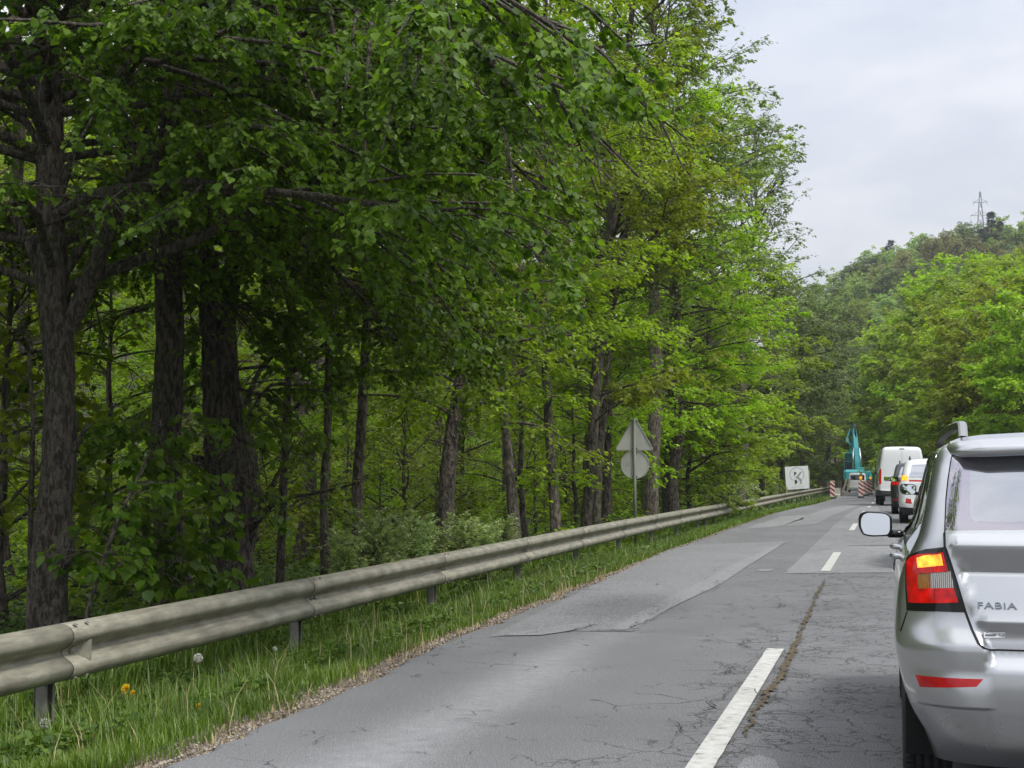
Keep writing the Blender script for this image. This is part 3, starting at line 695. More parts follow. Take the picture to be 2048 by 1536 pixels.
# ------------------------------------------------------------------ road sign seen from behind
M['sign_back'] = plain('sign_back_grey', (.62, .62, .58), .55, metal=.2, var=.08, scale=4)
M['sign_rim'] = plain('sign_rim_grey', (.52, .53, .49), .5, metal=.3)
M['pole'] = plain('pole_grey', (.26, .27, .23), .5, metal=.4, var=.15, scale=5)
def road_sign():
    Y = 32.2; base = atY(1271, 1040, Y); gz = float(ground_z(base[0], Y))
    root = empty('road_sign', (base[0], Y, gz), label='grey backs of a triangular and a round road sign on one pole behind the guardrail', cat='road sign')
    def put(b, name, mat, smooth=False): return under(b.build(name, mat, smooth=smooth), root)
    top = atY(1269, 833, Y)
    b = MB(); b.tube([(base[0], Y - .035, gz - .3), (base[0] - .01, Y - .035, top[2] - .05)], .032, 14); put(b, 'pole', M['pole'], True)
    a, bb, cc = atY(1269, 832, Y), atY(1229.5, 901, Y), atY(1308.5, 901, Y)
    P = [np.array([p[0], p[2]]) for p in (a, bb, cc)]; cen = sum(P) / 3
    def rounded(P, r, k=6):
        out = []
        for i in range(3):
            p, q, s = P[i], P[i - 1], P[(i + 1) % 3]
            d1 = (q - p) / np.linalg.norm(q - p); d2 = (s - p) / np.linalg.norm(s - p)
            A_, B_ = p + d1 * r, p + d2 * r
            for t in np.linspace(0, 1, k): out.append((1-t)**2 * A_ + 2*t*(1-t) * p + t*t * B_)
        return out
    po = rounded(P, .09); pi_ = [cen + (p - cen) * .93 for p in po]
    fn = lambda x, z, d: (x, Y + d, z)
    b = MB(); b.prism([tuple(p) for p in pi_], -.004, .004, fn); pan = put(b, 'triangular_panel', M['sign_back'])
    n = len(po)
    def ring(po, pi_, name):
        n = len(po); b = MB(); v = [fn(*p, d) for p in po for d in (-.018, .012)] + [fn(*p, d) for p in pi_ for d in (-.018, .012)]
        q = []
        for i in range(n):
            j = (i + 1) % n; o0, o1, i0, i1 = 2*i, 2*j, 2*n + 2*i, 2*n + 2*j
            q += [[o0, o1, o1 + 1, o0 + 1], [i0, i0 + 1, i1 + 1, i1], [o0, i0, i1, o1], [o0 + 1, o1 + 1, i1 + 1, i0 + 1]]
        b.add(v, q); return under(b.build(name, M['sign_rim']), pan)
    ring(po, pi_, 'rim')
    c = atY(1270, 929, Y); R = (atY(1298.5, 929, Y)[0] - atY(1241.5, 929, Y)[0]) / 2
    th = np.linspace(0, 2 * np.pi, 40, endpoint=False)
    co = [np.array([c[0] + R * np.cos(t), c[2] + R * np.sin(t)]) for t in th]; ci = [np.array([c[0], c[2]]) + (p - np.array([c[0], c[2]])) * .94 for p in co]
    b = MB(); b.prism([tuple(p) for p in ci], -.004, .004, fn); pan = put(b, 'round_panel', M['sign_back'])
    ring(co, ci, 'rim')
    for z in (a[2] - .10, bb[2] + .04, c[2] + R - .05, c[2] - R + .05):
        b = MB(); b.box((base[0] - .005, Y - .02, z), (.11, .06, .035), bev=.004); put(b, 'clamp', M['pole'])
    b = MB(); b.box((c[0] - .16, Y - .006, c[2] + .0), (.10, .003, .09)); put(b, 'sticker', plain('sticker_grey', (.50, .50, .47), .6))
road_sign()

# ------------------------------------------------------------------ white board with the ring and K emblem
M['board'] = plain('board_white', (.86, .87, .90), .5, var=.03, scale=3)
M['wood'] = plain('weathered_wood', (.42, .39, .27), .85, var=.2, scale=12)
def billboard():
    Yb = 104.0
    q = [atY(1569.5, 933.5, Yb), atY(1616, 931.5, Yb), atY(1618.5, 977, Yb), atY(1572.5, 979.5, Yb)]
    base = (q[0] + q[2]) / 2; gz = float(ground_z(base[0], Yb))
    root = empty('billboard', (base[0], Yb, gz), label='square white board with a ring and letter emblem on wooden posts behind the guardrail', cat='billboard')
    a, b_, c_, d_ = q
    def uv(u, v): return (a * (1-u) * (1-v) + b_ * u * (1-v) + c_ * u * v + d_ * (1-u) * v)
    def shape(poly, d0, d1, name, mat, parent):
        m = MB(); m.prism(poly, d0, d1, lambda u, v, d: uv(u, v) + np.array([0, d, 0])); o = m.build(name, mat); return under(o, parent)
    pan = shape([(0, 0), (1, 0), (1, 1), (0, 1)], 0, .03, 'panel', M['board'], root)
    dk, gr = plain('emblem_dark', (.03, .045, .055), .6, var=0), plain('emblem_grey', (.36, .38, .40), .6, var=.1)
    lt = plain('emblem_light_grey', (.60, .63, .65), .6, var=.05)
    cu, cv, r = .50, .365, .315
    ang = np.radians(np.linspace(128, 415, 60))
    out = [(cu + r * np.cos(t), cv + r * np.sin(t)) for t in ang]; inn = [(cu + (r - .024) * np.cos(t), cv + (r - .024) * np.sin(t)) for t in ang]
    m = MB(); n = len(ang); v = [uv(*p) + np.array([0, -.006, 0]) for p in out + inn]; m.add(v, [[i, i + 1, n + i + 1, n + i] for i in range(n - 1)]); under(m.build('ring', gr), pan)
    shape([(.385, .23), (.50, .285), (.385, .42)], -.012, -.002, 'emblem_wedge', dk, pan)
    shape([(.395, .58), (.47, .60), (.51, .67), (.47, .75), (.395, .785)], -.012, -.002, 'emblem_bowl', dk, pan)
    shape([(.66, .24), (.73, .25), (.57, .47), (.66, .55), (.71, .66), (.68, .77), (.61, .80), (.63, .68), (.57, .58), (.44, .49)], -.012, -.002, 'emblem_stroke', gr, pan)
    rr = random.Random(3); u = .25
    m = MB()
    while u < .80:
        w = rr.uniform(.02, .05); m.prism([(u, .885), (u + w, .885), (u + w, .91), (u, .91)], -.01, -.002, lambda x, y, d: uv(x, y) + np.array([0, d, 0])); u += w + rr.uniform(.012, .02)
    under(m.build('small_print', lt), pan)
    for (px, lean) in ((1573.5, 0), (1617.5, 0)):
        p = atY(px, 955, Yb); g = float(ground_z(p[0], Yb)); m = MB(); m.box((p[0], Yb + .09, (g - .3 + p[2] + .5) / 2), (.10, .10, p[2] + .5 - g + .3)); under(m.build('post', M['wood']), root)
billboard()

# ------------------------------------------------------------------ striped beacons, lamps
M['beacon_white'] = plain('beacon_white', (.72, .70, .64), .5, var=.12, scale=8)
M['beacon_red'] = plain('beacon_red', (.36, .014, .016), .5, var=.15, scale=8)
M['foot'] = plain('beacon_foot', (.05, .05, .05), .8)
M['amber'] = plain('amber_lens', (.75, .32, .03), .3, var=.05, emit=(1, .45, .05), estr=.5)
def beacon(px, pb, pt, w_px, label, lamp):
    s = (pb - pt); h = 1.12; zc = FPX * h / s; Y = zc / .9716
    for _ in range(4):
        p = atY(px, pb, Y); Y = Y
    gz = float(road_z(Y)); p = atY(px, pb, Y)
    p[2] = gz
    root = empty('traffic_beacon', (p[0], Y, gz), rz=0, label=label, cat='beacon', group='striped beacons closing the lane')
    w = w_px / FPX * zc
    m = MB(); m.box((0, 0, .05), (.42, .8, .10), bev=.02); m.build('foot', M['foot'], root)
    m = MB(); m.box((0, 0, .12 + .5), (w, .035, 1.0), bev=.015); pan = m.build('panel', M['beacon_white'], root)
    m = MB(); n = 4
    for i in range(n):                                        # diagonal bands, falling to the right
        z0 = .14 + i * .27; sl = w * .75; bh = .135
        poly = [(-w/2 + .004, z0 + sl), (-w/2 + .004, z0 + sl + bh), (w/2 - .004, z0 + bh), (w/2 - .004, z0)]
        poly = [(x, min(z, 1.115)) for x, z in poly]
        if poly[0][1] >= 1.11: poly = [(-w/2 + .004 + (z0 + sl - 1.115) / sl * w, 1.115), (w/2 - .004, min(1.115, z0 + bh)), (w/2 - .004, z0)]
        if len(poly) == 4 and poly[1][1] >= 1.115 and z0 + bh < 1.115: poly.insert(2, (-w/2 + (z0 + sl + bh - 1.115) / sl * w, 1.115))
        m.prism(poly, -.021, -.0185, lambda x, z, d: (x, d, z))
    m.build('red_stripes', M['beacon_red'], pan)
    if lamp:
        m = MB(); m.box((0, 0, 1.17), (.16, .10, .12), bev=.02); lb = m.build('lamp_housing', plain('lamp_yellow', (.6, .42, .05), .5), root)
        m = MB(); m.lathe([(0, -.05), (.07, -.045), (.10, -.02), (.10, .02), (.07, .045), (0, .05)], (0, 0, 1.32), 'Y', 20); m.build('lens', M['amber'], lb, True)
beacon(1665, 999, 963, 9.5, 'red and white striped beacon standing alone by the guardrail at the left road edge', False)
beacon(1722, 993, 959, 9.5, 'striped beacon with a large round amber lamp, nearest in the row of three', True)
beacon(1731.5, 989, 958.5, 9, 'middle striped beacon without a lamp in the row of three', False)
beacon(1741, 985, 957, 8, 'striped beacon with a small lamp on top, farthest in the row beside the tall van', True)

# ------------------------------------------------------------------ dandelions
M['petal'] = plain('petal_yellow', (.80, .55, .02), .6, var=.15, scale=40)
M['seed'] = plain('seed_head', (.50, .50, .44), .9, var=.1, scale=60)
M['stem'] = plain('flower_stem', (.16, .24, .06), .6)
def dandelion(px, py, yellow, label, r=.022, Y=None):
    X = -4.35
    d = ray(px, py); k = X / d[0]; p = d * k; z = CAM_H + p[2]; y = p[1]
    if Y: y = Y; q = atY(px, py, Y); X, z = q[0], q[2]
    g = float(ground_z(X, y))
    for _ in range(12):
        if z < g + .06:
            X += .06; k = X / d[0]; p = d * k; z = CAM_H + p[2]; y = p[1]; g = float(ground_z(X, y))
        elif z > g + .32:
            X -= .06; k = X / d[0]; p = d * k; z = CAM_H + p[2]; y = p[1]; g = float(ground_z(X, y))
    root = empty('dandelion', (X, y, g), label=label, cat='flower', group='dandelions in the verge')
    h = max(z - g, .05)
    m = MB(); m.tube([(.02, .01, -.01), (.012, .004, h * .5), (0, 0, h)], .0028, 6); m.build('stem', M['stem'], root, True)
    rr = np.random.RandomState(int(px))
    if yellow:
        n = 90; a = rr.rand(n) * 6.283; el = rr.rand(n) ** .7 * 1.45
        D = np.stack([np.cos(a) * np.cos(el), np.sin(a) * np.cos(el), np.sin(el) * .8], -1); T = np.array([-.35, -.85, .4])
        D = D @ np.array(Vector((0, 0, 1)).rotation_difference(Vector(T)).to_matrix()).T
        v, q, t, _ = leaves(np.tile([0, 0, h], (n, 1)), D, rr.randn(n, 3), np.full(n, r * 1.1), 'quad', rr); m = MB(); m.add(v, q); m.build('flower_head', M['petal'], root)
    else:
        n = 260; D = rr.randn(n, 3); D /= np.linalg.norm(D, axis=1)[:, None]
        v, q, t, _ = leaves(np.array([0, 0, h + r]) + D * r * .75, D + rr.randn(n, 3) * .5, rr.randn(n, 3), np.full(n, r * .45), 'quad', rr); m = MB(); m.add(v, q)
        m.lathe([(0, -r * .6), (r * .45, -r * .4), (r * .62, 0), (r * .45, r * .4), (0, r * .6)], (0, 0, h + r), 'Z', 10); m.build('seed_head', M['seed'], root)
dandelion(253, 1378, True, 'largest yellow dandelion in the grass, right of the nearest guardrail post', .030)
dandelion(267, 1387, True, 'yellow dandelion just right of and below the largest one', .020)
dandelion(315, 1408, True, 'small yellow dandelion low in the grass between two others')
dandelion(398, 1414, True, 'rightmost of the yellow dandelions low in the near grass')
dandelion(396, 1325, False, 'large white dandelion seed head under the rail between the two nearest posts', .028)
dandelion(90, 1457, False, 'white dandelion seed head in front of the nearest guardrail post', .026)
dandelion(550, 1302, False, 'small white dandelion seed head left of the second guardrail post', .016)
dandelion(28 + 440, 1181, False, 'round white seed head showing just above the rail beside the thick trunk', .02, Y=13.5)
# ------------------------------------------------------------------ trees
def resample(P, n):
    P = np.asarray(P, float); s = np.r_[0, np.cumsum(np.linalg.norm(np.diff(P, axis=0), axis=1))]
    t = np.linspace(0, s[-1], n)
    return np.stack([hermite(s, P[:, i])(t) for i in range(P.shape[1])], -1)
def interp_lines(P, idx, u):
    """P (N,m,3): point at fraction u on line idx, and its direction"""
    m = P.shape[1]; x = u * (m - 1.001); i = np.floor(x).astype(int); f = (x - i)[:, None]
    a, b = P[idx, i], P[idx, i + 1]; d = b - a
    return a * (1 - f) + b * f, d / (np.linalg.norm(d, axis=1, keepdims=True) + 1e-9)
def grow_lines(start, az, el, L, m, curve, wob, rng):
    """lines that start at an elevation and bend by `curve` radians over their length"""
    N = len(start); P = np.zeros((N, m, 3)); P[:, 0] = start; st = (L / (m - 1))[:, None]
    a, e = az.copy(), el.copy()
    for j in range(1, m):
        d = np.stack([np.cos(a) * np.cos(e), np.sin(a) * np.cos(e), np.sin(e)], -1)
        P[:, j] = P[:, j - 1] + d * st
        a = a + rng.randn(N) * wob; e = np.clip(e + curve / (m - 1) + rng.randn(N) * wob * .7, -1.35, 1.45)
    return P
def trunk_tube(TP, TR, k, seed, rough=.0, burls=(), flare=.35):
    n = len(TP); h = np.r_[0, np.cumsum(np.linalg.norm(np.diff(TP, axis=0), axis=1))]
    th = np.linspace(0, 2 * np.pi, k, endpoint=False)
    v, q = tubes(TP[None], np.ones((1, n)), k)
    v = v.reshape(n, k, 3); off = v - TP[:, None]
    R = np.repeat(TR[:, None], k, 1) * (1 + flare * np.exp(-h / .25)[:, None] * (1 + .5 * np.sin(3 * th + seed) + .4 * np.sin(5 * th + 2 * seed))[None])
    R *= 1 + .05 * np.sin(2 * th[None] + h[:, None] * 1.3 + seed) + .04 * np.sin(3 * th[None] - h[:, None] * 2.1 + seed)
    if rough > 0:
        A = np.stack([np.cos(th), np.sin(th)], -1)[None] * TR[:, None, None]
        x, y = A[..., 0] * 1.0, A[..., 1]; w = vnoise(x + 3, h[:, None] + 0 * x, .25, seed) * .05
        r1 = vnoise(x + 9 + w, y + 9 + h[:, None] * .10, .022, seed + 1); r2 = vnoise(x * 1.7 + 5, h[:, None] * .35 + y * 1.7 + 5, .03, seed + 2)
        R += rough * (np.abs(r1) * 2 - .4 + .7 * r2) 
    for (hh, tt_, rr, amp) in burls:
        dth = (th - tt_ + np.pi) % (2 * np.pi) - np.pi
        R += amp * np.exp(-((h[:, None] - hh) ** 2) / rr ** 2 - (dth[None] * TR[:, None]) ** 2 / (rr * .8) ** 2)
    return (TP[:, None] + off * R[:, :, None]).reshape(-1, 3), q
class Tree:
    def __init__(s, seed): s.rng = np.random.RandomState(seed); s.seed = seed; s.wv, s.wq, s.wn = [], [], 0; s.lv, s.lq, s.lt, s.la, s.ln = [], [], [], [], 0
    def wood(s, v, q): s.wv.append(v); s.wq.append(q + s.wn); s.wn += len(v)
    def prune(s, C, w=None):
        w = w or getattr(s, 'windows', None)
        if not w: return np.ones(len(C), bool)
        X, Y, Z = C[:, 0], C[:, 1], C[:, 2] - CAM_H; f = -X * SY + Y * CY; zc = f * CP + Z * SP
        px = 1024 + FPX * (X * CY + Y * SY) / zc; py = 768 - FPX * (-f * SP + Z * CP) / zc; k = np.ones(len(C), bool)
        for (x0, y0, x1, y1, ymax, fr) in w: k &= ~((px > x0) & (px < x1) & (py > y0) & (py < y1) & (Y < ymax) & (s.rng.rand(len(C)) < fr))
        return k
    def leaf(s, v, q, t, a): s.lv.append(v); s.lq.append(q + s.ln); s.lt.append(t + s.ln); s.la.append(a); s.ln += len(v)
    def grow(s, TP, TR, n=40, lo=.15, hi=.98, R=lambda t: 3.0, el=lambda t: .5, curve=-.6, subs=.35, twig=.12, twl=.35, nleaf=12, size=.09, kind='quad',
             droop=.5, flat=.35, k=12, rough=0, burls=(), limb_r=.32, extra=(), twig_wood=False, wob=.13, sublen=.42, flare=.35, keep=None, az0=0, bias=None, trunk_pts=None):
        rng = s.rng; TP = np.asarray(TP, float); TR = np.asarray(TR, float)
        m = trunk_pts or 26
        TPR = resample(np.c_[TP, TR], m); TP, TR = TPR[:, :3], np.maximum(TPR[:, 3], .008)
        s.wood(*trunk_tube(TP, TR, k, s.seed, rough, burls, flare))
        H = len(TP) - 1
        t = np.sort(lo + (hi - lo) * rng.rand(n)) if n else np.zeros(0)
        p, _ = interp_lines(TP[None], np.zeros(n, int), t)
        az = az0 + np.arange(n) * 2.39996 + rng.randn(n) * .5
        if bias is not None: az = az - bias[1] * np.sin(az - bias[0])
        L = np.array([R(x) for x in t]) * rng.uniform(.7, 1.15, n); e = np.array([el(x) for x in t]) + rng.randn(n) * .15
        P = grow_lines(p, az, e, L, 9, curve, wob, rng)
        r0 = np.minimum(np.interp(t, np.linspace(0, 1, m), TR) * .6, limb_r * L * .032 + .006)
        if len(extra):
            E = np.stack([resample(np.c_[x[0], x[1]], 9) for x in extra]); P = np.concatenate([P, E[..., :3]]) if n else E[..., :3]
            L = np.r_[L, [np.linalg.norm(np.diff(x[0], axis=0), axis=1).sum() for x in extra]]
            RR = np.concatenate([r0[:, None] * np.linspace(1, .22, 9)[None], E[..., 3]]) if n else E[..., 3]
        else: RR = r0[:, None] * np.linspace(1, .22, 9)[None]
        if keep is not None:
            kk = keep(P); P, L, RR = P[kk], L[kk], RR[kk]
        if getattr(s, 'windows', None) is not None and n:
            nn_ = len(P) - len(extra); o_ = np.ones(len(P), bool)
            for j_ in (5, 7, 8): o_[:nn_] &= s.prune(P[:nn_, j_], EDGE + CLR)
            P, L, RR = P[o_], L[o_], RR[o_]
        s.wood(*tubes(P, RR, 8 if k > 20 else 5))
        ns = np.maximum(2, (L / subs).astype(int)); idx = np.repeat(np.arange(len(L)), ns); N = len(idx)
        u = .18 + .82 * rng.rand(N) ** .8; q0, d = interp_lines(P, idx, u)
        a = np.arctan2(d[:, 1], d[:, 0]); side = np.where(rng.rand(N) < .5, -1, 1)
        sa = a + side * rng.uniform(.35, 1.15, N) * (1 - .4 * (u > .93)); se = np.arcsin(np.clip(d[:, 2], -1, 1)) * .7 + rng.randn(N) * flat * .8 - .05
        SL = np.clip(L[idx] * (sublen * (1 - u) + .16), .25, 2.6) * rng.uniform(.7, 1.2, N)
        S = grow_lines(q0, sa, se, SL, 6, -droop * .55, wob, rng)
        if getattr(s, 'windows', None) is not None: o_ = s.prune(S[:, 3], EDGE + CLR); S, SL = S[o_], SL[o_]; N = len(S)
        s.wood(*tubes(S, (np.clip(SL * .010, .004, .03) * 1)[:, None] * np.linspace(1, .35, 6)[None], 4))
        nt = np.maximum(2, (SL / twig).astype(int)); idx = np.repeat(np.arange(N), nt); N = len(idx)
        u = rng.rand(N) ** .75; q0, d = interp_lines(S, idx, u)
        a = np.arctan2(d[:, 1], d[:, 0]) + rng.randn(N) * .8; e = np.arcsin(np.clip(d[:, 2], -1, 1)) * .5 + rng.randn(N) * flat - droop * .3
        TL = rng.uniform(.5, 1.2, N) * twl; W = grow_lines(q0, a, e, TL, 4, -droop * .5, .18, rng)
        if twig_wood: s.wood(*tubes(W, np.full((N, 4), .0028) * np.linspace(1.2, .6, 4)[None], 3))
        idx = np.repeat(np.arange(N), nleaf); N = len(idx)
        u = .08 + .92 * rng.rand(N); q0, d = interp_lines(W, idx, u)
        a = np.arctan2(d[:, 1], d[:, 0]) + np.where(rng.rand(N) < .5, -1, 1) * rng.uniform(.2, 1.2, N)
        D = np.stack([np.cos(a), np.sin(a), -droop * rng.uniform(.1, 2.0, N) + rng.randn(N) * .15], -1)
        Nn = np.stack([rng.randn(N) * .45 + .35 * droop * np.cos(a), rng.randn(N) * .45 + .35 * droop * np.sin(a), np.ones(N)], -1)
        kp = s.prune(q0)
        if getattr(s, 'windows', None) is WIN: kp &= (q0[:, 2] < 4.8) | (rng.rand(len(q0)) < .45)
        q0, D, Nn = q0[kp], D[kp], Nn[kp]; N = len(q0)
        sz = size * rng.uniform(.45, 1.25, N)
        s.leaf(*leaves(q0 + rng.randn(N, 3) * size * .25, D, Nn, sz, kind, rng))
        return s
    def build(s, name, base, bark, leafm, **k):
        root = empty(name, base, **k); b = np.asarray(base, float)
        mesh_np('trunk', np.vstack(s.wv) - b, [np.vstack(s.wq)], M[bark], root, smooth=True)
        if s.ln:
            fs = [np.vstack(s.lq)]; t = np.vstack(s.lt)
            if len(t): fs.append(t)
            mesh_np('crown', np.vstack(s.lv) - b, fs, M[leafm], root, attr=np.concatenate(s.la))
        return root
def pxline(pts, Y):
    """[(px,py,radius_px[,dY])] at the vertical plane Y -> world points, radii in metres"""
    P, R = [], []
    for p in pts:
        y = Y + (p[3] if len(p) > 3 else 0); P.append(atY(p[0], p[1], y)); R.append(p[2] * y / FPX / .975)
    return np.array(P), np.array(R)
def rooted(P, R):
    """bring the foot of a trunk down to the ground at its own place"""
    g = float(ground_z(P[0][0], P[0][1])) - .15
    if P[0][2] > g: d = P[1] - P[0]; P = np.vstack([[P[0][0] , P[0][1], g], P]); R = np.r_[R[0] * 1.05, R]
    else: P[0][2] = g
    return P, R
def base_of(P): return (float(P[0][0]), float(P[0][1]), float(P[0][2]) + .15)

# boughs were cut back along these trunks: (x0, y0, x1, y1, depth limit, share)
CLR = [(1555, 915, 1635, 1005, 103, 1.0), (1222, 815, 1325, 1045, 32.6, 1.0), (1683, 848, 1752, 990, 166, 1.0), (1655, 940, 1700, 1000, 120, 1.0)]
EDGE = [(1365, -400, 4000, 1100, 20, 1), (1190, 235, 1400, 1100, 20, 1), (1160, 560, 1300, 1100, 20, 1), (1010, 700, 1300, 1100, 20, 1), (930, 830, 1300, 1100, 20, 1), (1000, 270, 1400, 380, 20, .8)]
WIN = CLR + EDGE + [(62, 140, 150, 1240, 14, .93), (150, 620, 300, 830, 20, .7), (120, 300, 300, 640, 14, .75), (0, 180, 66, 560, 14, .55), (303, 430, 375, 820, 16, .92), (395, 600, 500, 1200, 17, .9), (0, 560, 62, 640, 14, .6), (370, 900, 1000, 1150, 18, .75), (150, 880, 300, 1150, 14, .5)]
# --- the lime by the left edge
P, R = rooted(*pxline([(98, 1330, 40), (100, 1120, 37), (117, 900, 37), (119, 760, 33), (110, 600, 36), (101, 420, 29), (97, 220, 28), (94, 60, 24), (90, -140, 19, .2), (110, -420, 14, .4), (130, -800, 7, .3)], 12.3))
ex = []
def limb(pts, Y): 
    a, b = pxline(pts, Y); return (a, b)
def thin(l, f): return (l[0], l[1] * f)
ex = [limb([(135, 660, 21), (180, 560, 19), (225, 440, 17), (275, 340, 14, -.2), (350, 275, 11, -.5), (450, 250, 8, -.9), (560, 260, 5, -1.3)], 12.3),
      limb([(120, 560, 12), (165, 490, 11), (215, 430, 9, .2), (270, 385, 7, .4), (330, 300, 5, .7), (400, 240, 3, 1.0)], 12.3),
      limb([(92, 610, 14), (70, 520, 12), (40, 450, 11), (0, 415, 10), (-60, 330, 8, -.4), (-140, 200, 5, -.6)], 12.3),
      limb([(85, 300, 9), (50, 240, 8), (0, 180, 7), (-80, 100, 4)], 12.3),
      limb([(118, 400, 9), (140, 330, 8), (175, 250, 7, -.3), (240, 170, 6, -.8), (330, 60, 4, -1.4)], 12.3),
      limb([(140, 290, 8), (200, 210, 8), (270, 110, 7, .4), (380, 20, 5, .8)], 12.3),
      limb([(105, 50, 9), (300, 130, 7, -.6), (460, 60, 6, -1.5), (640, -60, 5, -2.4), (900, -60, 4, -3.0), (1120, 60, 3, -3.4)], 12.3),
      limb([(100, -50, 8), (330, -150, 7, -.4), (640, -120, 6, -.9), (900, 60, 4, -1.4), (1090, 160, 4, -1.9), (1260, 240, 2.5, -2.2)], 12.3),
      limb([(145, 900, 10), (165, 870, 7), (176, 845, 4)], 12.3)]
T = Tree(3); T.windows = WIN
T.grow(P, R, n=66, lo=.34, hi=.99, R=lambda t: 4.4 * (1 - .55 * max(0, t - .5) / .5), el=lambda t: .25 + .9 * max(0, t - .4), curve=-.5, subs=.22, twig=.12, twl=.38, nleaf=19,
                 size=.062, kind='lime', droop=.85, flat=.25, k=56, trunk_pts=150, rough=.012, extra=ex, twig_wood=True, bias=(-.3, .35),
                 burls=[(1.35, 4.6, .12, .075), (1.55, 4.9, .08, .06), (2.45, 6.1, .10, .07), (2.0, 5.9, .1, .05)])
tree1 = T.build('lime_tree', base_of(P), 'bark', 'leaf_lime', label='lime tree with a forked grey trunk at the left edge, leaves reaching over the rail', cat='tree')
# --- straight dark trunk
P, R = rooted(*pxline([(345, 1260, 31), (338, 1100, 29), (332, 900, 31), (340, 700, 30), (336, 500, 30), (338, 320, 24), (350, 120, 20), (356, -120, 16), (350, -500, 9), (350, -900, 4)], 15.2))
T = Tree(8); T.windows = WIN
T.grow(P, R, n=44, lo=.36, R=lambda t: 3.6, el=lambda t: .2 + .8 * max(0, t - .5), curve=-.8, subs=.26, twig=.13, nleaf=18, size=.062, kind='lime', droop=.8, flat=.3, k=48, trunk_pts=120, rough=.016, twig_wood=True,
                 extra=[limb([(335, 480, 20), (290, 330, 14), (235, 200, 10, .6), (200, 40, 7)], 15.2), limb([(345, 300, 14), (430, 190, 12), (560, 80, 9, -1), (760, 60, 5, -2)], 15.2)], bias=(-.3, .3))
T.build('lime_tree', base_of(P), 'bark_dark', 'leaf_lime', label='straight trunk with dark ridged bark between the forked left tree and the knobbly thick one', cat='tree')
# --- thick knobbly trunk
P, R = rooted(*pxline([(470, 1230, 50), (462, 1100, 43), (462, 1000, 44), (450, 900, 42), (444, 800, 38), (440, 700, 37), (436, 610, 40), (432, 540, 30)], 15.8))
fk = [limb([(440, 620, 24), (418, 540, 20), (400, 440, 16), (385, 300, 12, .3), (400, 100, 9, .6), (430, -200, 6, .6), (450, -500, 3)], 15.8),
      limb([(450, 620, 26), (474, 540, 21), (482, 440, 17), (495, 300, 13, -.2), (530, 100, 10, -.5), (600, -150, 7, -.9), (640, -500, 3)], 15.8),
      limb([(425, 960, 16), (405, 925, 14), (375, 915, 9), (350, 900, 4)], 15.8),
      limb([(500, 1080, 10), (530, 1000, 6), (560, 940, 4), (590, 880, 2)], 15.8), limb([(500, 1060, 8), (560, 1000, 5, -.4), (640, 985, 3, -.8), (720, 965, 2, -1)], 15.8),
      limb([(490, 810, 6), (520, 740, 5), (560, 700, 3)], 15.8),
      limb([(470, 420, 8), (560, 330, 6, -.5), (680, 330, 5, -1.2), (800, 420, 3.5, -1.9), (900, 560, 3, -2.4)], 15.8),
      limb([(480, 480, 7), (580, 480, 5, -.4), (690, 560, 4, -1.0), (790, 680, 4, -1.5)], 15.8),
      limb([(490, 250, 8), (640, 130, 6, -.4), (800, 120, 5, -1.0), (960, 260, 4, -1.6), (1080, 380, 3, -2.0)], 15.8)]
T = Tree(21); T.windows = WIN
T.grow(P, R, n=0, extra=fk, subs=.20, twig=.115, twl=.36, nleaf=18, size=.062, kind='lime', droop=.85, flat=.28, k=60, trunk_pts=110, rough=.022, twig_wood=True, sublen=.55,
                  burls=[(2.95, 3.6, .16, .10), (3.4, 3.3, .12, .05), (1.9, 3.7, .16, .06), (2.4, .2, .14, .05), (1.2, .1, .2, .05), (.7, 3.3, .25, .05)])
T.build('lime_tree', base_of(P), 'bark_dark', 'leaf_lime', label='thick knobbly dark trunk forking at head height, with burls on its left side', cat='tree')
# --- lime crown filling the middle left, trunk screened by its own leaves
P, R = rooted(*pxline([(560, 1180, 9), (570, 900, 8), (585, 600, 8), (600, 300, 7), (610, 0, 6), (620, -500, 3)], 17.5))
T = Tree(33); T.windows = WIN
T.grow(P, R, n=52, lo=.22, R=lambda t: 3.4 - 1.2 * abs(t - .45), el=lambda t: .25 + .5 * t, curve=-1.0, subs=.24, twig=.125, twl=.36, nleaf=18, size=.062, kind='lime', droop=.9, flat=.25, k=16, twig_wood=True, bias=(-.5, .4))
T.build('lime_tree', base_of(P), 'bark_dark', 'leaf_lime', label='slender lime whose dense hanging green foliage fills the view right of the knobbly trunk', cat='tree')

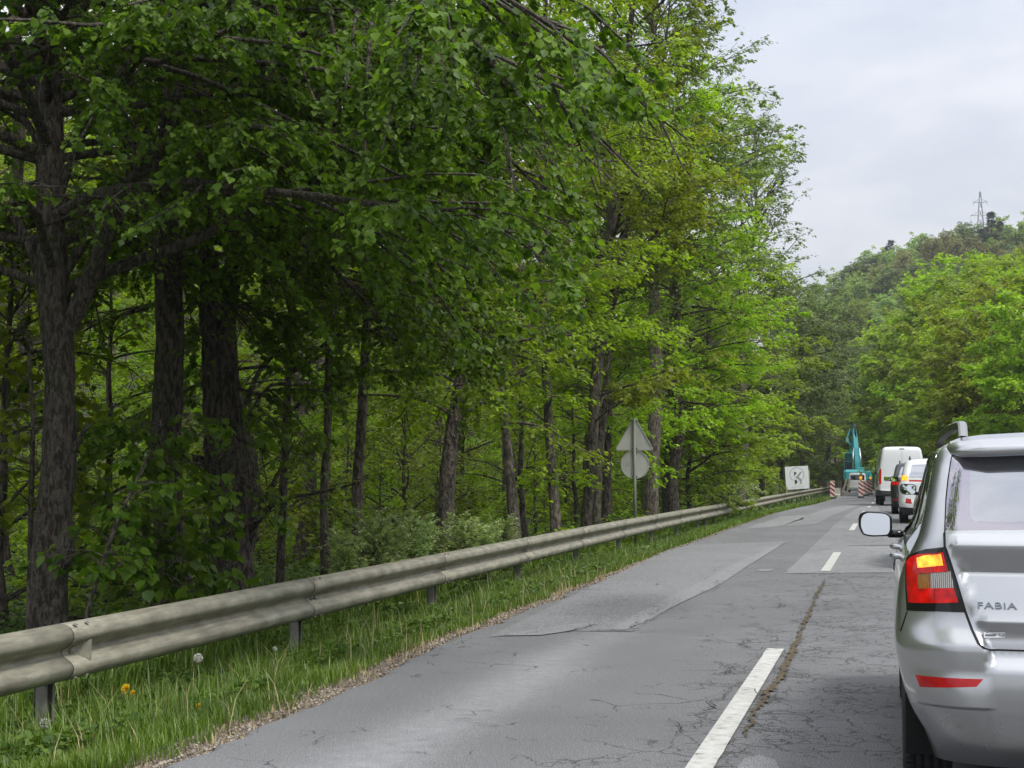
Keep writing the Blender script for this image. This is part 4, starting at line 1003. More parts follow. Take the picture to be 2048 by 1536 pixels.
# --- tall thin trunks in the middle, each on its own line
mids = [
 (17.6, [(650, 1145, 13), (648, 1000, 11), (655, 860, 10), (660, 600, 9), (670, 250, 8), (680, -200, 5), (690, -600, 2)], 'leaf_mid', 'bark_brown', 'thin brown trunk left of the pair of trunks behind the rail middle', .55, 1.9),
 (18.8, [(716, 1140, 17), (714, 1000, 14), (722, 860, 12), (735, 600, 11), (745, 250, 9), (760, -200, 6), (760, -500, 2)], 'leaf_mid', 'bark_brown', 'mid-brown trunk standing in the pale shrubs left of the double trunk', .5, 2.3),
 (21.5, [(890, 1110, 19), (893, 980, 19), (905, 860, 17), (925, 740, 16), (940, 600, 13), (948, 420, 12), (942, 250, 11), (934, 60, 10), (925, -200, 7), (920, -450, 3)], 'leaf_mid', 'bark_dark', 'dark trunk with a hollow at its foot bending right above the pale shrubs', .35, 3.0),
 (25.5, [(1030, 1085, 15), (1020, 960, 12), (1010, 840, 11), (1000, 700, 11), (992, 560, 10), (985, 350, 9), (975, 100, 7), (970, -150, 5), (965, -350, 2)], 'leaf_mid', 'bark_brown', 'slim grey-brown trunk leaning left, fourth line of bark left of the road sign', .3, 2.6),
 (28.5, [(1112, 1070, 13), (1103, 940, 12), (1095, 800, 11), (1088, 640, 10.5), (1086, 520, 10), (1088, 300, 9), (1090, 100, 7), (1092, -120, 4), (1094, -260, 2)], 'leaf_bright', 'bark_brown', 'upright dark trunk with a bare stretch of brown bark left of the road sign', .33, 2.6),
 (31.5, [(1172, 1060, 13), (1184, 920, 13), (1190, 780, 13), (1208, 640, 12.5), (1222, 480, 12), (1232, 330, 11), (1246, 200, 9), (1262, 40, 7), (1275, -120, 4), (1280, -260, 2)], 'leaf_mid', 'bark_dark', 'tall dark trunk leaning right just left of the road sign', .33, 3.1),
 (33.5, [(1193, 1050, 10), (1200, 900, 9), (1212, 780, 9), (1224, 620, 9), (1240, 520, 8), (1262, 420, 7.5), (1278, 330, 7), (1300, 230, 5), (1330, 100, 3), (1340, 0, 2)], 'leaf_olive', 'bark_brown', 'thin light-brown stem crossing the tall dark trunk beside the road sign', .45, 2.2),
 (35.5, [(1212, 1045, 12), (1214, 940, 11), (1216, 800, 10), (1218, 500, 9), (1225, 200, 7), (1230, 0, 5), (1235, -150, 2)], 'leaf_bright', 'bark_dark', 'short-seen dark trunk directly behind the light-brown stem', .3, 3.0)]
for i, (Y, pts, lm, bk, lab, lo, rad) in enumerate(mids):
    rad *= 1.12
    P, R = rooted(*pxline(pts, Y)); R = R * .82
    T = Tree(50 + i); T.windows = CLR + [(600, -50, 1300, 330, 40, .35)]; T.grow(P, R, n=46, lo=lo * .55, R=lambda t: rad * (1 - .5 * max(0, t - .6) / .4) * (.45 + .55 * min(1, (t - .1) / max(.05, lo))), el=lambda t: .35 + .5 * t, curve=-.5, subs=.26, twig=.13, twl=.42, nleaf=13,
                          size=.078 + .0008 * Y, kind='quad', droop=.45, flat=.28, k=20, trunk_pts=60, rough=.008, twig_wood=(Y < 27), wob=.18)
    T.build('roadside_tree', base_of(P), bk, lm, label=lab, cat='tree')
# --- bright layered trees that carry the crown edge against the sky
def custom(px, Y, top, seed, lm, bk, lab, rad, lo=.12, lean=0, n=60, size=.12, droop=.3, flat=.20, curve=-.4, nleaf=13, twig=.17, subs=.34, rt=.02, name='roadside_tree', prof=None, el0=.25, k=16, wob=.13):
    P0 = atY(px, 940, Y); tp = atY(px + lean, top, Y); g = float(ground_z(P0[0], Y)); H = tp[2] - g
    t = np.linspace(0, 1, 9); rs_ = np.random.RandomState(seed)
    P = np.stack([P0[0] + (tp[0] - P0[0]) * t ** 1.4, Y + rs_.randn(9) * .08, g - .15 + (H + .15) * t], -1); P[1:-1, :2] += rs_.randn(7, 2) * H * .008
    R = H * rt * (1 - t) ** .8 * .6 + .012
    f = prof or (lambda t: rad * math.sin(math.pi * min(1, max(.02, (t - lo * .6) / (1.05 - lo * .6))) ** .75) ** .6)
    T = Tree(seed); T.windows = CLR; T.grow(P, R, n=n, lo=lo, R=f, el=lambda t: el0 + .75 * max(0, t - .35), curve=curve, subs=subs, twig=twig, twl=.42, nleaf=nleaf, size=size, kind='quad', droop=droop, flat=flat, k=k, trunk_pts=30, wob=wob)
    return T.build(name, base_of(P), bk, lm, label=lab, cat='tree')
custom(1352, 43, 150, 71, 'leaf_bright', 'bark_dark', 'bright green layered tree with two dark trunk lines right of the road sign', 3.0, lo=.16, n=78)
custom(1338, 46, 60, 72, 'leaf_mid', 'bark_dark', 'tall mid-green tree rising behind the layered one, its top near the upper picture edge', 3.2, lo=.2, lean=40, n=60)
custom(1425, 53, 300, 73, 'leaf_bright', 'bark_dark', 'bright yellow-green tree whose flat tiers end in the steep crown edge against the sky', 3.0, lo=.10, n=84)
custom(1300, 40, -160, 74, 'leaf_olive', 'bark_brown', 'thin-leaved tall tree with sparse boughs reaching over the sky at the top', 3.5, lo=.42, lean=20, n=60, nleaf=11, twig=.15, subs=.28, flat=.35, el0=.4, size=.11)
custom(1478, 66, 235, 75, 'leaf_olive', 'bark_brown', 'pale sparse tree with see-through top standing out against the sky right of the bright crowns', 3.7, lo=.3, lean=45, n=70, nleaf=8, twig=.18, subs=.38, flat=.5, el0=.6, size=.13, curve=-.2)
custom(1478, 72, 520, 76, 'leaf_mid', 'bark_dark', 'mid-green tree low behind the white board, darker at its foot', 4.0, lo=.08, n=70, size=.14)
custom(1525, 84, 540, 77, 'leaf_olive', 'bark_dark', 'olive-green spreading tree with long dark boughs arching toward the road', 4.6, lo=.12, n=72, size=.16, nleaf=10, flat=.3, curve=-.6, lean=10, prof=lambda t: 4.4 * (.45 + .55 * min(1, max(0, t - .15) / .25)) * (1 - .6 * max(0, t - .6) / .4))
custom(1605, 122, 590, 78, 'leaf_olive', 'bark_dark', 'dull olive tree behind the arching one, its dome lower and rounder', 5.4, lo=.10, n=72, size=.18, nleaf=10, flat=.35, prof=lambda t: 4.8 * (.45 + .55 * min(1, max(0, t - .15) / .25)) * (1 - .6 * max(0, t - .6) / .4))
custom(1560, 128, 690, 79, 'leaf_mid', 'bark_dark', 'broad dark-footed tree at the bend beyond the lone beacon', 5.6, lo=.08, n=66, size=.20, nleaf=10, flat=.35, prof=lambda t: 4.6 * (.45 + .55 * min(1, max(0, t - .15) / .25)) * (1 - .6 * max(0, t - .6) / .4))
custom(1380, 47, 640, 80, 'leaf_mid', 'bark_dark', 'low spreading tree with boughs close to the rail between sign and board', 3.4, lo=.10, n=56, size=.12)
custom(1618, 170, 740, 83, 'leaf_bright', 'bark_dark', 'yellow-green tree on the far bend left of the excavator boom', 5.5, lo=.06, n=60, size=.24, nleaf=10, flat=.35, prof=lambda t: 4.6 * (.45 + .55 * min(1, max(0, t - .15) / .25)) * (1 - .6 * max(0, t - .6) / .4))

custom(1652, 146, 585, 84, 'leaf_olive', 'bark_dark', 'olive tree at the bend whose crown slopes down toward the vanishing road', 5.0, lo=.10, n=66, size=.2, nleaf=10, flat=.35, prof=lambda t: 5.0 * (.4 + .6 * min(1, max(0, t - .2) / .25)) * (1 - .6 * max(0, t - .6) / .4))
# --- kinds that repeat
class Kind:
    def __init__(s, proto, label, group, cat='tree'): s.p, s.used, s.label, s.group, s.cat = proto, False, label, group, cat
    def put(s, X, Y, sc=1.0, rz=0.0, label=None, group=None, dz=0.0, sz=1.0):
        r = s.p if not s.used else copy_tree(s.p); s.used = True
        r.location = (X, Y, float(ground_z(X, Y)) + dz); r.rotation_euler = (0, 0, rz); r.scale = (sc, sc, sc * sz)
        tag(r, label or s.label, s.cat, group or s.group); return r
def kind(name, seed, H, rad, lm, bk, n, size, label, group, lo=.15, cat='tree', **k):
    rs_ = np.random.RandomState(seed); t = np.linspace(0, 1, 8)
    P = np.stack([rs_.randn(8) * H * .010 * (t > 0), rs_.randn(8) * H * .010 * (t > 0), -.3 + (H + .3) * t], -1); R = H * .011 * (1 - t) ** .8 + .012
    prof = k.pop('prof', None) or (lambda t: rad * math.sin(math.pi * min(1, max(.03, (t - lo * .6) / (1.05 - lo * .6))) ** .75) ** .6)
    T = Tree(seed).grow(P, R, n=n, lo=lo, R=prof, k=k.pop('k', 10), kind='quad', size=size, trunk_pts=16, **k)
    return Kind(T.build(name, (0, 0, 0), bk, lm), label, group, cat)
FG = 'woodland trees behind the roadside row'
forest = [kind('woodland_tree', 101, 15, 3.2, 'leaf_mid', 'bark_dark', 46, .13, 'woodland tree deep among the trunks left of the road', FG, lo=.10, el=lambda t: .3 + .6 * t, curve=-.4, subs=.38, twig=.18, twl=.5, nleaf=11, droop=.4, flat=.3),
          kind('woodland_tree', 102, 16, 3.0, 'leaf_bright', 'bark_dark', 46, .13, 'woodland tree deep among the trunks left of the road', FG, lo=.08, el=lambda t: .2 + .6 * t, curve=-.3, subs=.38, twig=.18, twl=.5, nleaf=11, droop=.25, flat=.2),
          kind('woodland_tree', 103, 14, 2.8, 'leaf_mid', 'bark_brown', 40, .12, 'woodland tree deep among the trunks left of the road', FG, lo=.22, el=lambda t: .5 + .5 * t, curve=-.2, subs=.36, twig=.18, twl=.55, nleaf=13, droop=.3, flat=.4)]
BG = 'bushes of the undergrowth'
bush = [kind('bush', 111, 2.6, 1.5, 'leaf_mid', 'bark_dark', 26, .085, 'leafy green bush in the undergrowth between the trunks', BG, lo=.03, cat='bush', el=lambda t: .7, curve=-.6, subs=.2, twig=.11, twl=.3, nleaf=8, droop=.3, flat=.4, prof=lambda t: 1.5 * (1 - .5 * t)),
        kind('bush', 112, 3.4, 1.7, 'leaf_bright', 'bark_dark', 28, .09, 'leafy green bush in the undergrowth between the trunks', BG, lo=.03, cat='bush', el=lambda t: .6, curve=-.7, subs=.22, twig=.12, twl=.3, nleaf=8, droop=.3, flat=.3, prof=lambda t: 1.7 * (1 - .5 * t))]
silver = kind('willow_shrub', 121, 1.5, .8, 'leaf_silver', 'bark_brown', 40, .075, 'pale silvery shrub between the thin trunks behind the rail', 'pale silvery shrubs', lo=.02, cat='shrub', el=lambda t: 1.15, curve=-.25, subs=.14, twig=.07, twl=.16, nleaf=8, droop=-.3, flat=.5, prof=lambda t: 1.1 * (1 - .6 * t))
rs = np.random.RandomState(77); pts = []
def ppx(X, Y): return 1024 + FPX * (X * CY + Y * SY) / (-X * SY + Y * CY)
tries = 0
while len(pts) < 100 and tries < 9000:
    tries += 1
    Y = 15 + 130 * rs.rand() ** 1.5; u = -7.5 - 48 * rs.rand() ** 1.25; X = u + float(shift(Y))
    if -X * SY + Y * CY < 1: continue
    p = ppx(X, Y)
    if p < -250 or p > 1650: continue
    if Y < 34 and u > -9.5: continue
    if (p > 1330 and u > -9) or (1500 < p < 1660 and Y < 108): continue
    md = 2.6 + .02 * Y
    if any((X - a) ** 2 + (Y - b) ** 2 < md * md for a, b in pts): continue
    pts.append((X, Y)); forest[rs.randint(3)].put(X, Y, rs.uniform(.8, 1.25), rs.rand() * 6.28)
n2 = 0; tries = 0
while n2 < 110 and tries < 9000:
    tries += 1
    Y = 22 + 190 * rs.rand() ** 1.2; X = -26 - 75 * rs.rand(); p = ppx(X, Y)
    if p < -150 or p > 1640 or any((X - a) ** 2 + (Y - b) ** 2 < 16 for a, b in pts): continue
    pts.append((X, Y)); n2 += 1; forest[rs.randint(3)].put(X, Y, rs.uniform(.85, 1.3), rs.rand() * 6.28)
nb = 0; bp = []
while nb < 150:
    Y = 15 + 90 * rs.rand() ** 1.4; u = -6.6 - 22 * rs.rand() ** 1.1; X = u + float(shift(Y)); p = ppx(X, Y)
    if p < -150 or p > 1660 or (Y < 24 and u > -8.5) or (p > 1530 and Y < 108) or any((X - a) ** 2 + (Y - b) ** 2 < 2.2 for a, b in bp): continue
    nb += 1; bp.append((X, Y)); bush[rs.randint(2)].put(X, Y, rs.uniform(.6, 1.75), rs.rand() * 6.28)
for (px, Y, sc) in [(745, 17.2, .6), (785, 17.8, .58), (830, 18.6, .55), (925, 19.8, .55), (968, 20.6, .5), (690, 16.8, .5), (1008, 22.0, .5), (860, 19.6, .5)]:
    X = atY(px, 940, Y)[0]; silver.put(X, Y, sc, px * .7)
p_ = atY(1452, 940, 52); silver.put(p_[0], 52, 1.25, .4, label='low pale-leaved shrub beside a bare grey stem just behind the distant rail', group='pale shrub by the far rail')
# young shoots and saplings by the rail
def shoot(pts, Y, seed, lab, name='sapling', n=10, rad=.45, lm='leaf_lime', lo=.25, nleaf=6, size=.1, **k):
    P, R = rooted(*pxline(pts, Y)); T = Tree(seed).grow(P, R, n=n, lo=lo, R=lambda t: rad, el=lambda t: .5, curve=-.6, subs=.16, twig=.10, twl=.26, nleaf=nleaf, size=size, kind='lime', droop=.75, flat=.3, k=10, trunk_pts=20, twig_wood=True, wob=.15, flare=.1, **k)
    return T.build(name, base_of(P), 'bark_brown', lm, label=lab, cat='sapling')
shoot([(172, 1250, 5), (205, 1130, 4.5), (235, 1040, 4), (262, 985, 3), (300, 900, 2)], 12.0, 201, 'slanting thin sapling stem rising just right of the forked trunk', n=12, rad=.35, lo=.45)
shoot([(385, 1230, 5), (372, 1100, 4), (350, 980, 4), (330, 900, 3), (320, 840, 2)], 13.6, 202, 'leafy young lime shoots in front of the straight dark trunk', n=34, rad=.65, lo=.12)
shoot([(300, 1220, 4), (290, 1100, 3), (270, 1000, 3), (268, 940, 2)], 13.2, 203, 'low leafy shoots between the slanting stem and the straight dark trunk', n=22, rad=.5, lo=.15)
shoot([(58, 1240, 6), (62, 1000, 6), (66, 860, 5), (60, 740, 4), (52, 640, 2)], 13.0, 204, 'young stem with light green leaves at the far left edge behind the forked trunk', n=24, rad=.42, lo=.35, lm='leaf_mid')
for (px, py, Y, tr) in ((118, 1229, 12.3, 1), (484, 1163, 15.8, 3)):
    pass
# --- right bank: bright crowns above the queue
RG = 'bright broadleaved trees on the right bank'
rb = [kind('bank_tree', 131, 11, 4.0, 'leaf_bright', 'bark_dark', 62, .23, 'bright green round-crowned tree on the right bank above the queue of cars', RG, lo=.06, el=lambda t: .35 + .7 * t, curve=-.5, subs=.36, twig=.18, twl=.55, nleaf=13, droop=.35, flat=.3),
      kind('bank_tree', 132, 10, 3.8, 'leaf_bright', 'bark_dark', 60, .22, 'bright green round-crowned tree on the right bank above the queue of cars', RG, lo=.06, el=lambda t: .3 + .8 * t, curve=-.5, subs=.36, twig=.18, twl=.55, nleaf=13, droop=.3, flat=.25),
      kind('bank_tree', 133, 10, 3.8, 'leaf_mid', 'bark_dark', 58, .22, 'bright green round-crowned tree on the right bank above the queue of cars', RG, lo=.06, el=lambda t: .3 + .8 * t, curve=-.5, subs=.36, twig=.18, twl=.55, nleaf=13, droop=.3, flat=.3)]
def put_px(K, px, Y, top, Hk, sink=0, **k):
    X = atY(px, 940, Y)[0]; g = float(ground_z(X, Y)) + sink; tz = atY(px, top + 14, Y)[2]; sc = max(.35, (tz - g) / Hk)
    return K.put(X, Y, min(sc, 1.9), k.pop('rz', px * .37), dz=sink, **k)
for i, (px, Y, top) in enumerate([(2060, 78, 590), (1990, 88, 575), (1925, 98, 640), (2110, 95, 540), (2030, 105, 556), (1950, 112, 570), (1890, 118, 600), (1850, 128, 690), (1820, 140, 640), (1875, 138, 565),
                                  (1802, 174, 690), (1805, 185, 640), (1770, 190, 740), (1755, 205, 800), (1745, 225, 850), (1735, 240, 790), (1925, 135, 535), (1985, 130, 520), (2045, 125, 530), (2100, 120, 520), (1725, 262, 840), (1712, 275, 800), (1765, 225, 700), (1790, 215, 650), (1830, 175, 610)]):
    put_px(rb[(i * 2 + i // 3) % 3], px, Y, top, (11, 10, 10)[(i * 2 + i // 3) % 3])
for i, (px, Y) in enumerate([(1668, 200), (1686, 212), (1650, 196), (1690, 285), (1665, 262), (1640, 235), (1615, 215), (1590, 200), (1700, 300), (1560, 190), (1655, 300), (1610, 260), (1720, 300)]): rb[2].put(atY(px, 940, Y)[0], Y, 1.25, i * 1.7, label='tree in the dark wall of trees closing the far bend of the road', group='trees closing the far bend')
HG = 'trees on the far hillside'
hb = [kind('hillside_tree', 141, 11, 3.8, 'leaf_far', 'bark_dark', 44, .42, 'grey-green tree in the wood on the far hillside', HG, lo=.06, el=lambda t: .5 + .6 * t, curve=-.5, subs=.5, twig=.28, twl=.7, nleaf=11, droop=.3, flat=.35),
      kind('hillside_tree', 142, 11, 3.6, 'leaf_brown', 'bark_brown', 44, .36, 'brownish thinly leaved tree on the far hillside', HG, lo=.10, el=lambda t: .6 + .6 * t, curve=-.3, subs=.55, twig=.28, twl=.7, nleaf=8, droop=.2, flat=.5),
      kind('hillside_tree', 143, 11, 3.8, 'leaf_olive', 'bark_brown', 44, .40, 'light olive tree on the far hillside', HG, lo=.06, el=lambda t: .5 + .6 * t, curve=-.5, subs=.5, twig=.28, twl=.7, nleaf=11, droop=.3, flat=.35)]
con = kind('spruce', 151, 15, 3.2, 'needle', 'bark_dark', 130, .30, 'dark pointed spruce standing above the hillside wood', 'spruces on the ridge', lo=.05, el=lambda t: .05, curve=.1, subs=.3, twig=.16, twl=.5, nleaf=12, droop=.3, flat=.2, prof=lambda t: 3.3 * (1.02 - t) ** .85)
rs = np.random.RandomState(5); hp = []; tries = 0
while len(hp) < 190 and tries < 20000:
    tries += 1
    Y = 235 + 170 * rs.rand(); p = rs.uniform(1560, 2120); X = atY(p, 940, Y)[0]
    if ground_z(X, Y) < 1 and p < 1700: continue
    if any((X - a) ** 2 + (Y - b) ** 2 < 4.6 ** 2 for a, b in hp): continue
    hp.append((X, Y)); w = vnoise(X, Y, 28, 61) + (p - 1850) / 900
    hb[1 if w > .24 else (0 if w < -.06 or rs.rand() < .5 else 2)].put(X, Y, rs.uniform(.75, 1.15), rs.rand() * 6.28)
ndone = 0
for (px, Y, top, s_) in [(1787, 372, 478, 1), (1776, 378, 492, 1), (1990, 345, 421, 1), (1972, 338, 455, 1), (2008, 350, 440, 1), (1700, 385, 530, 1)]:
    X = atY(px, 940, Y)[0]; g = float(ground_z(X, Y)); h = atY(px, top, Y)[2] - g
    con.put(X, Y, max(.5, h / 15), px, label={1787: 'dark spruce breaking the skyline left of the pale round crowns', 1776: 'smaller dark spruce touching the left side of its taller neighbour on the skyline', 1990: 'tallest dark conifer on the ridge in front of the pylon', 1972: 'lower dark conifer on the left flank of the tallest ridge conifer', 2008: 'dark conifer on the right flank of the tallest ridge conifer', 1700: 'small dark conifer at the left foot of the ridge'}[px], group='spruces on the ridge')

# --- lattice pylon on the ridge
M['pylon'] = plain('pylon_steel', (.22, .24, .26), .6, metal=.3)
def pylon():
    Y = 400; b0 = atY(1963, 556, Y); tp = atY(1966, 383, Y); X = b0[0]; g = float(ground_z(X, Y)); H = tp[2] - g; H1 = tp[2]
    root = empty('pylon', (X, Y, g), label='grey steel lattice pylon with three crossarms standing on the ridge', cat='pylon')
    w0 = 1.7; zb = b0[2] - g
    def wd(z): return w0 * (1 - z / H) + .12
    m = MB(); r = .085
    for sx in (-1, 1):
        for sy in (-1, 1): m.tube([(sx * wd(z), sy * wd(z), z) for z in (0, H * .6, H)], r, 4)
    zs = [H * (1 - (1 - i / 11) ** 1.0 * 1) for i in range(12)]
    for a, b_ in zip(zs[:-1], zs[1:]):
        for s1, s2 in ((0, 1), (1, 2), (2, 3), (3, 0)):
            C = [(-1, -1), (1, -1), (1, 1), (-1, 1)]
            p, q = C[s1], C[s2]
            m.tube([(p[0] * wd(a), p[1] * wd(a), a), (q[0] * wd(b_), q[1] * wd(b_), b_)], r * .6, 3); m.tube([(q[0] * wd(a), q[1] * wd(a), a), (p[0] * wd(b_), p[1] * wd(b_), b_)], r * .6, 3)
    m.build('mast', M['pylon'], root)
    for py, half in ((404, 1.35), (430, 1.9), (449, 1.2)):
        z = atY(1966, py, Y)[2] - g; w = half
        m = MB()
        for s_ in (-1, 1):
            m.tube([(s_ * wd(z), 0, z - .1), (s_ * w * 1.25, 0, z)], .07, 4); m.tube([(s_ * wd(z), 0, z + .7), (s_ * w * 1.25, 0, z + .05)], .05, 4)
            m.tube([(s_ * w * 1.2, 0, z), (s_ * w * 1.2, 0, z - .8)], .04, 4)
        m.build('crossarm', M['pylon'], root)
pylon()
# ------------------------------------------------------------------ vehicles
def paint(name, col, metal=.75, rough=.28, coat=1.0, flake=.05):
    m, nt, n, l, b, o = new_mat(name)
    t = n.new('ShaderNodeTexCoord'); nz = n.new('ShaderNodeTexNoise'); nz.inputs['Scale'].default_value = 900; nz.inputs['Detail'].default_value = 1
    l.new(t.outputs['Object'], nz.inputs['Vector'])
    n2 = n.new('ShaderNodeTexNoise'); n2.inputs['Scale'].default_value = 2.2; n2.inputs['Detail'].default_value = 7; n2.inputs['Roughness'].default_value = .7; l.new(t.outputs['Object'], n2.inputs['Vector'])
    mr = n.new('ShaderNodeMapRange'); mr.inputs['To Min'].default_value = rough * .8; mr.inputs['To Max'].default_value = rough * 1.35; l.new(n2.outputs['Fac'], mr.inputs['Value'])
    r = n.new('ShaderNodeValToRGB'); c = np.array(col); r.color_ramp.elements[0].color = (*(c * (1 - flake)), 1); r.color_ramp.elements[1].color = (*np.minimum(1, c * (1 + flake)), 1)
    l.new(nz.outputs['Fac'], r.inputs[0]); l.new(r.outputs[0], b.inputs['Base Color']); l.new(mr.outputs[0], b.inputs['Roughness'])
    b.inputs['Metallic'].default_value = metal; b.inputs['Coat Weight'].default_value = coat; b.inputs['Coat Roughness'].default_value = .03
    return m
def glass_mat(name, tint, refl=.25, rough=.0, dark=0.0):
    """tinted pane: part mirror, part see-through"""
    m, nt, n, l, b, o = new_mat(name); n.remove(b)
    tr = n.new('ShaderNodeBsdfTransparent'); tr.inputs[0].default_value = (*tint, 1)
    gl = n.new('ShaderNodeBsdfGlossy'); gl.inputs['Roughness'].default_value = rough; gl.inputs['Color'].default_value = (.92, .95, 1, 1)
    fr = n.new('ShaderNodeFresnel'); fr.inputs['IOR'].default_value = 1.5
    ad = n.new('ShaderNodeMath'); ad.operation = 'ADD'; ad.use_clamp = True; ad.inputs[1].default_value = refl; l.new(fr.outputs[0], ad.inputs[0])
    mx_ = n.new('ShaderNodeMixShader'); l.new(ad.outputs[0], mx_.inputs[0]); l.new(tr.outputs[0], mx_.inputs[1]); l.new(gl.outputs[0], mx_.inputs[2]); l.new(mx_.outputs[0], o.inputs['Surface'])
    return m
def lens(name, col, emit=None, estr=0.0, rough=.12, lines=0):
    m, nt, n, l, b, o = new_mat(name)
    b.inputs['Base Color'].default_value = (*col, 1); b.inputs['Roughness'].default_value = rough; b.inputs['Coat Weight'].default_value = .35; b.inputs['Coat Roughness'].default_value = .02; b.inputs['Specular IOR Level'].default_value = .3
    t = n.new('ShaderNodeTexCoord')
    if emit is not None:
        nz = n.new('ShaderNodeTexNoise'); nz.inputs['Scale'].default_value = 26; nz.inputs['Detail'].default_value = 5; l.new(t.outputs['Object'], nz.inputs['Vector'])
        mr = n.new('ShaderNodeMapRange'); mr.inputs['From Min'].default_value = .3; mr.inputs['From Max'].default_value = .7; mr.inputs['To Min'].default_value = estr * .12; mr.inputs['To Max'].default_value = estr * 1.7
        l.new(nz.outputs['Fac'], mr.inputs['Value']); b.inputs['Emission Color'].default_value = (*emit, 1); l.new(mr.outputs[0], b.inputs['Emission Strength'])
    if lines:
        wv = n.new('ShaderNodeTexWave'); wv.bands_direction = 'X'; wv.inputs['Scale'].default_value = lines; wv.inputs['Distortion'].default_value = .6; l.new(t.outputs['Object'], wv.inputs['Vector'])
        bp = n.new('ShaderNodeBump'); bp.inputs['Strength'].default_value = 1; bp.inputs['Distance'].default_value = .01; l.new(wv.outputs['Fac'], bp.inputs['Height']); l.new(bp.outputs[0], b.inputs['Normal'])
        r = n.new('ShaderNodeValToRGB'); c = np.array(col); r.color_ramp.elements[0].color = (*(c * .45), 1); r.color_ramp.elements[1].color = (*np.minimum(1, c * 1.3), 1); l.new(wv.outputs['Fac'], r.inputs[0]); l.new(r.outputs[0], b.inputs['Base Color'])
    return m
M['silver'] = paint('silver_paint', (.47, .48, .49), metal=.9, rough=.27)
M['white_paint'] = paint('white_paint', (.70, .71, .72), metal=0, rough=.35, flake=.01)
M['dark_paint'] = paint('dark_grey_paint', (.035, .038, .045), metal=.5, rough=.3)
M['black_paint'] = paint('black_paint', (.012, .012, .014), metal=.3, rough=.2)
M['teal_paint'] = paint('teal_paint', (.02, .27, .29), metal=0, rough=.5, coat=.3, flake=.1)
M['glass_dark'] = glass_mat('tinted_glass', (.16, .17, .17), .06)
M['glass_rear'] = glass_mat('rear_glass', (.56, .62, .64), .32, .02)
M['glass_frit'] = lens('glass_border', (.012, .011, .016), rough=.03)
def frit():
    m, nt, n, l, b, o = new_mat('glass_border_reflective'); b.inputs['Base Color'].default_value = (.03, .026, .036, 1); b.inputs['Roughness'].default_value = .02
    gl = n.new('ShaderNodeBsdfGlossy'); gl.inputs['Roughness'].default_value = .01; gl.inputs['Color'].default_value = (.85, .82, .92, 1)
    mx_ = n.new('ShaderNodeMixShader'); mx_.inputs[0].default_value = .32; l.new(b.outputs[0], mx_.inputs[1]); l.new(gl.outputs[0], mx_.inputs[2]); l.new(mx_.outputs[0], o.inputs['Surface']); return m
M['glass_frit'] = frit()
M['trim'] = plain('black_trim', (.014, .014, .015), .35, var=.05)
M['gloss_black'] = plain('gloss_black', (.008, .008, .009), .08, var=0)
M['liner'] = plain('wheel_liner', (.010, .010, .010), .95)
M['tyre'] = plain('tyre_rubber', (.022, .022, .024), .75, var=.25, scale=15, bump=.3, bscale=80)
M['rim'] = plain('alloy_rim', (.35, .36, .37), .3, metal=.9)
M['seat'] = plain('seat_cloth', (.05, .05, .055), .9)
M['mirror'] = plain('mirror_glass', (.86, .88, .9), .015, metal=1.0, var=0)
M['chrome'] = plain('chrome', (.75, .76, .78), .12, metal=1.0, var=0)
M['red_lit'] = lens('tail_lens_lit', (.22, .002, .002), (1, .006, .002), .24)
M['red_dim'] = lens('tail_lens_dim', (.28, .006, .006), (1, .02, .01), .18)
M['amber_lit'] = lens('stop_lamp_glow', (.8, .25, .02), (1, .30, .02), 1.5)
M['clear_lens'] = lens('clear_lens', (.62, .62, .60), lines=42, rough=.15)
M['orange_lens'] = lens('orange_lens', (.62, .26, .05), lines=42, rough=.15)
M['reflector'] = lens('reflector_red', (.30, .006, .008), (1, .02, .01), .06, rough=.2)
M['plate'] = plain('number_plate', (.62, .62, .60), .4, var=.02)
M['cladding'] = plain('grey_black_cladding', (.03, .03, .032), .6)

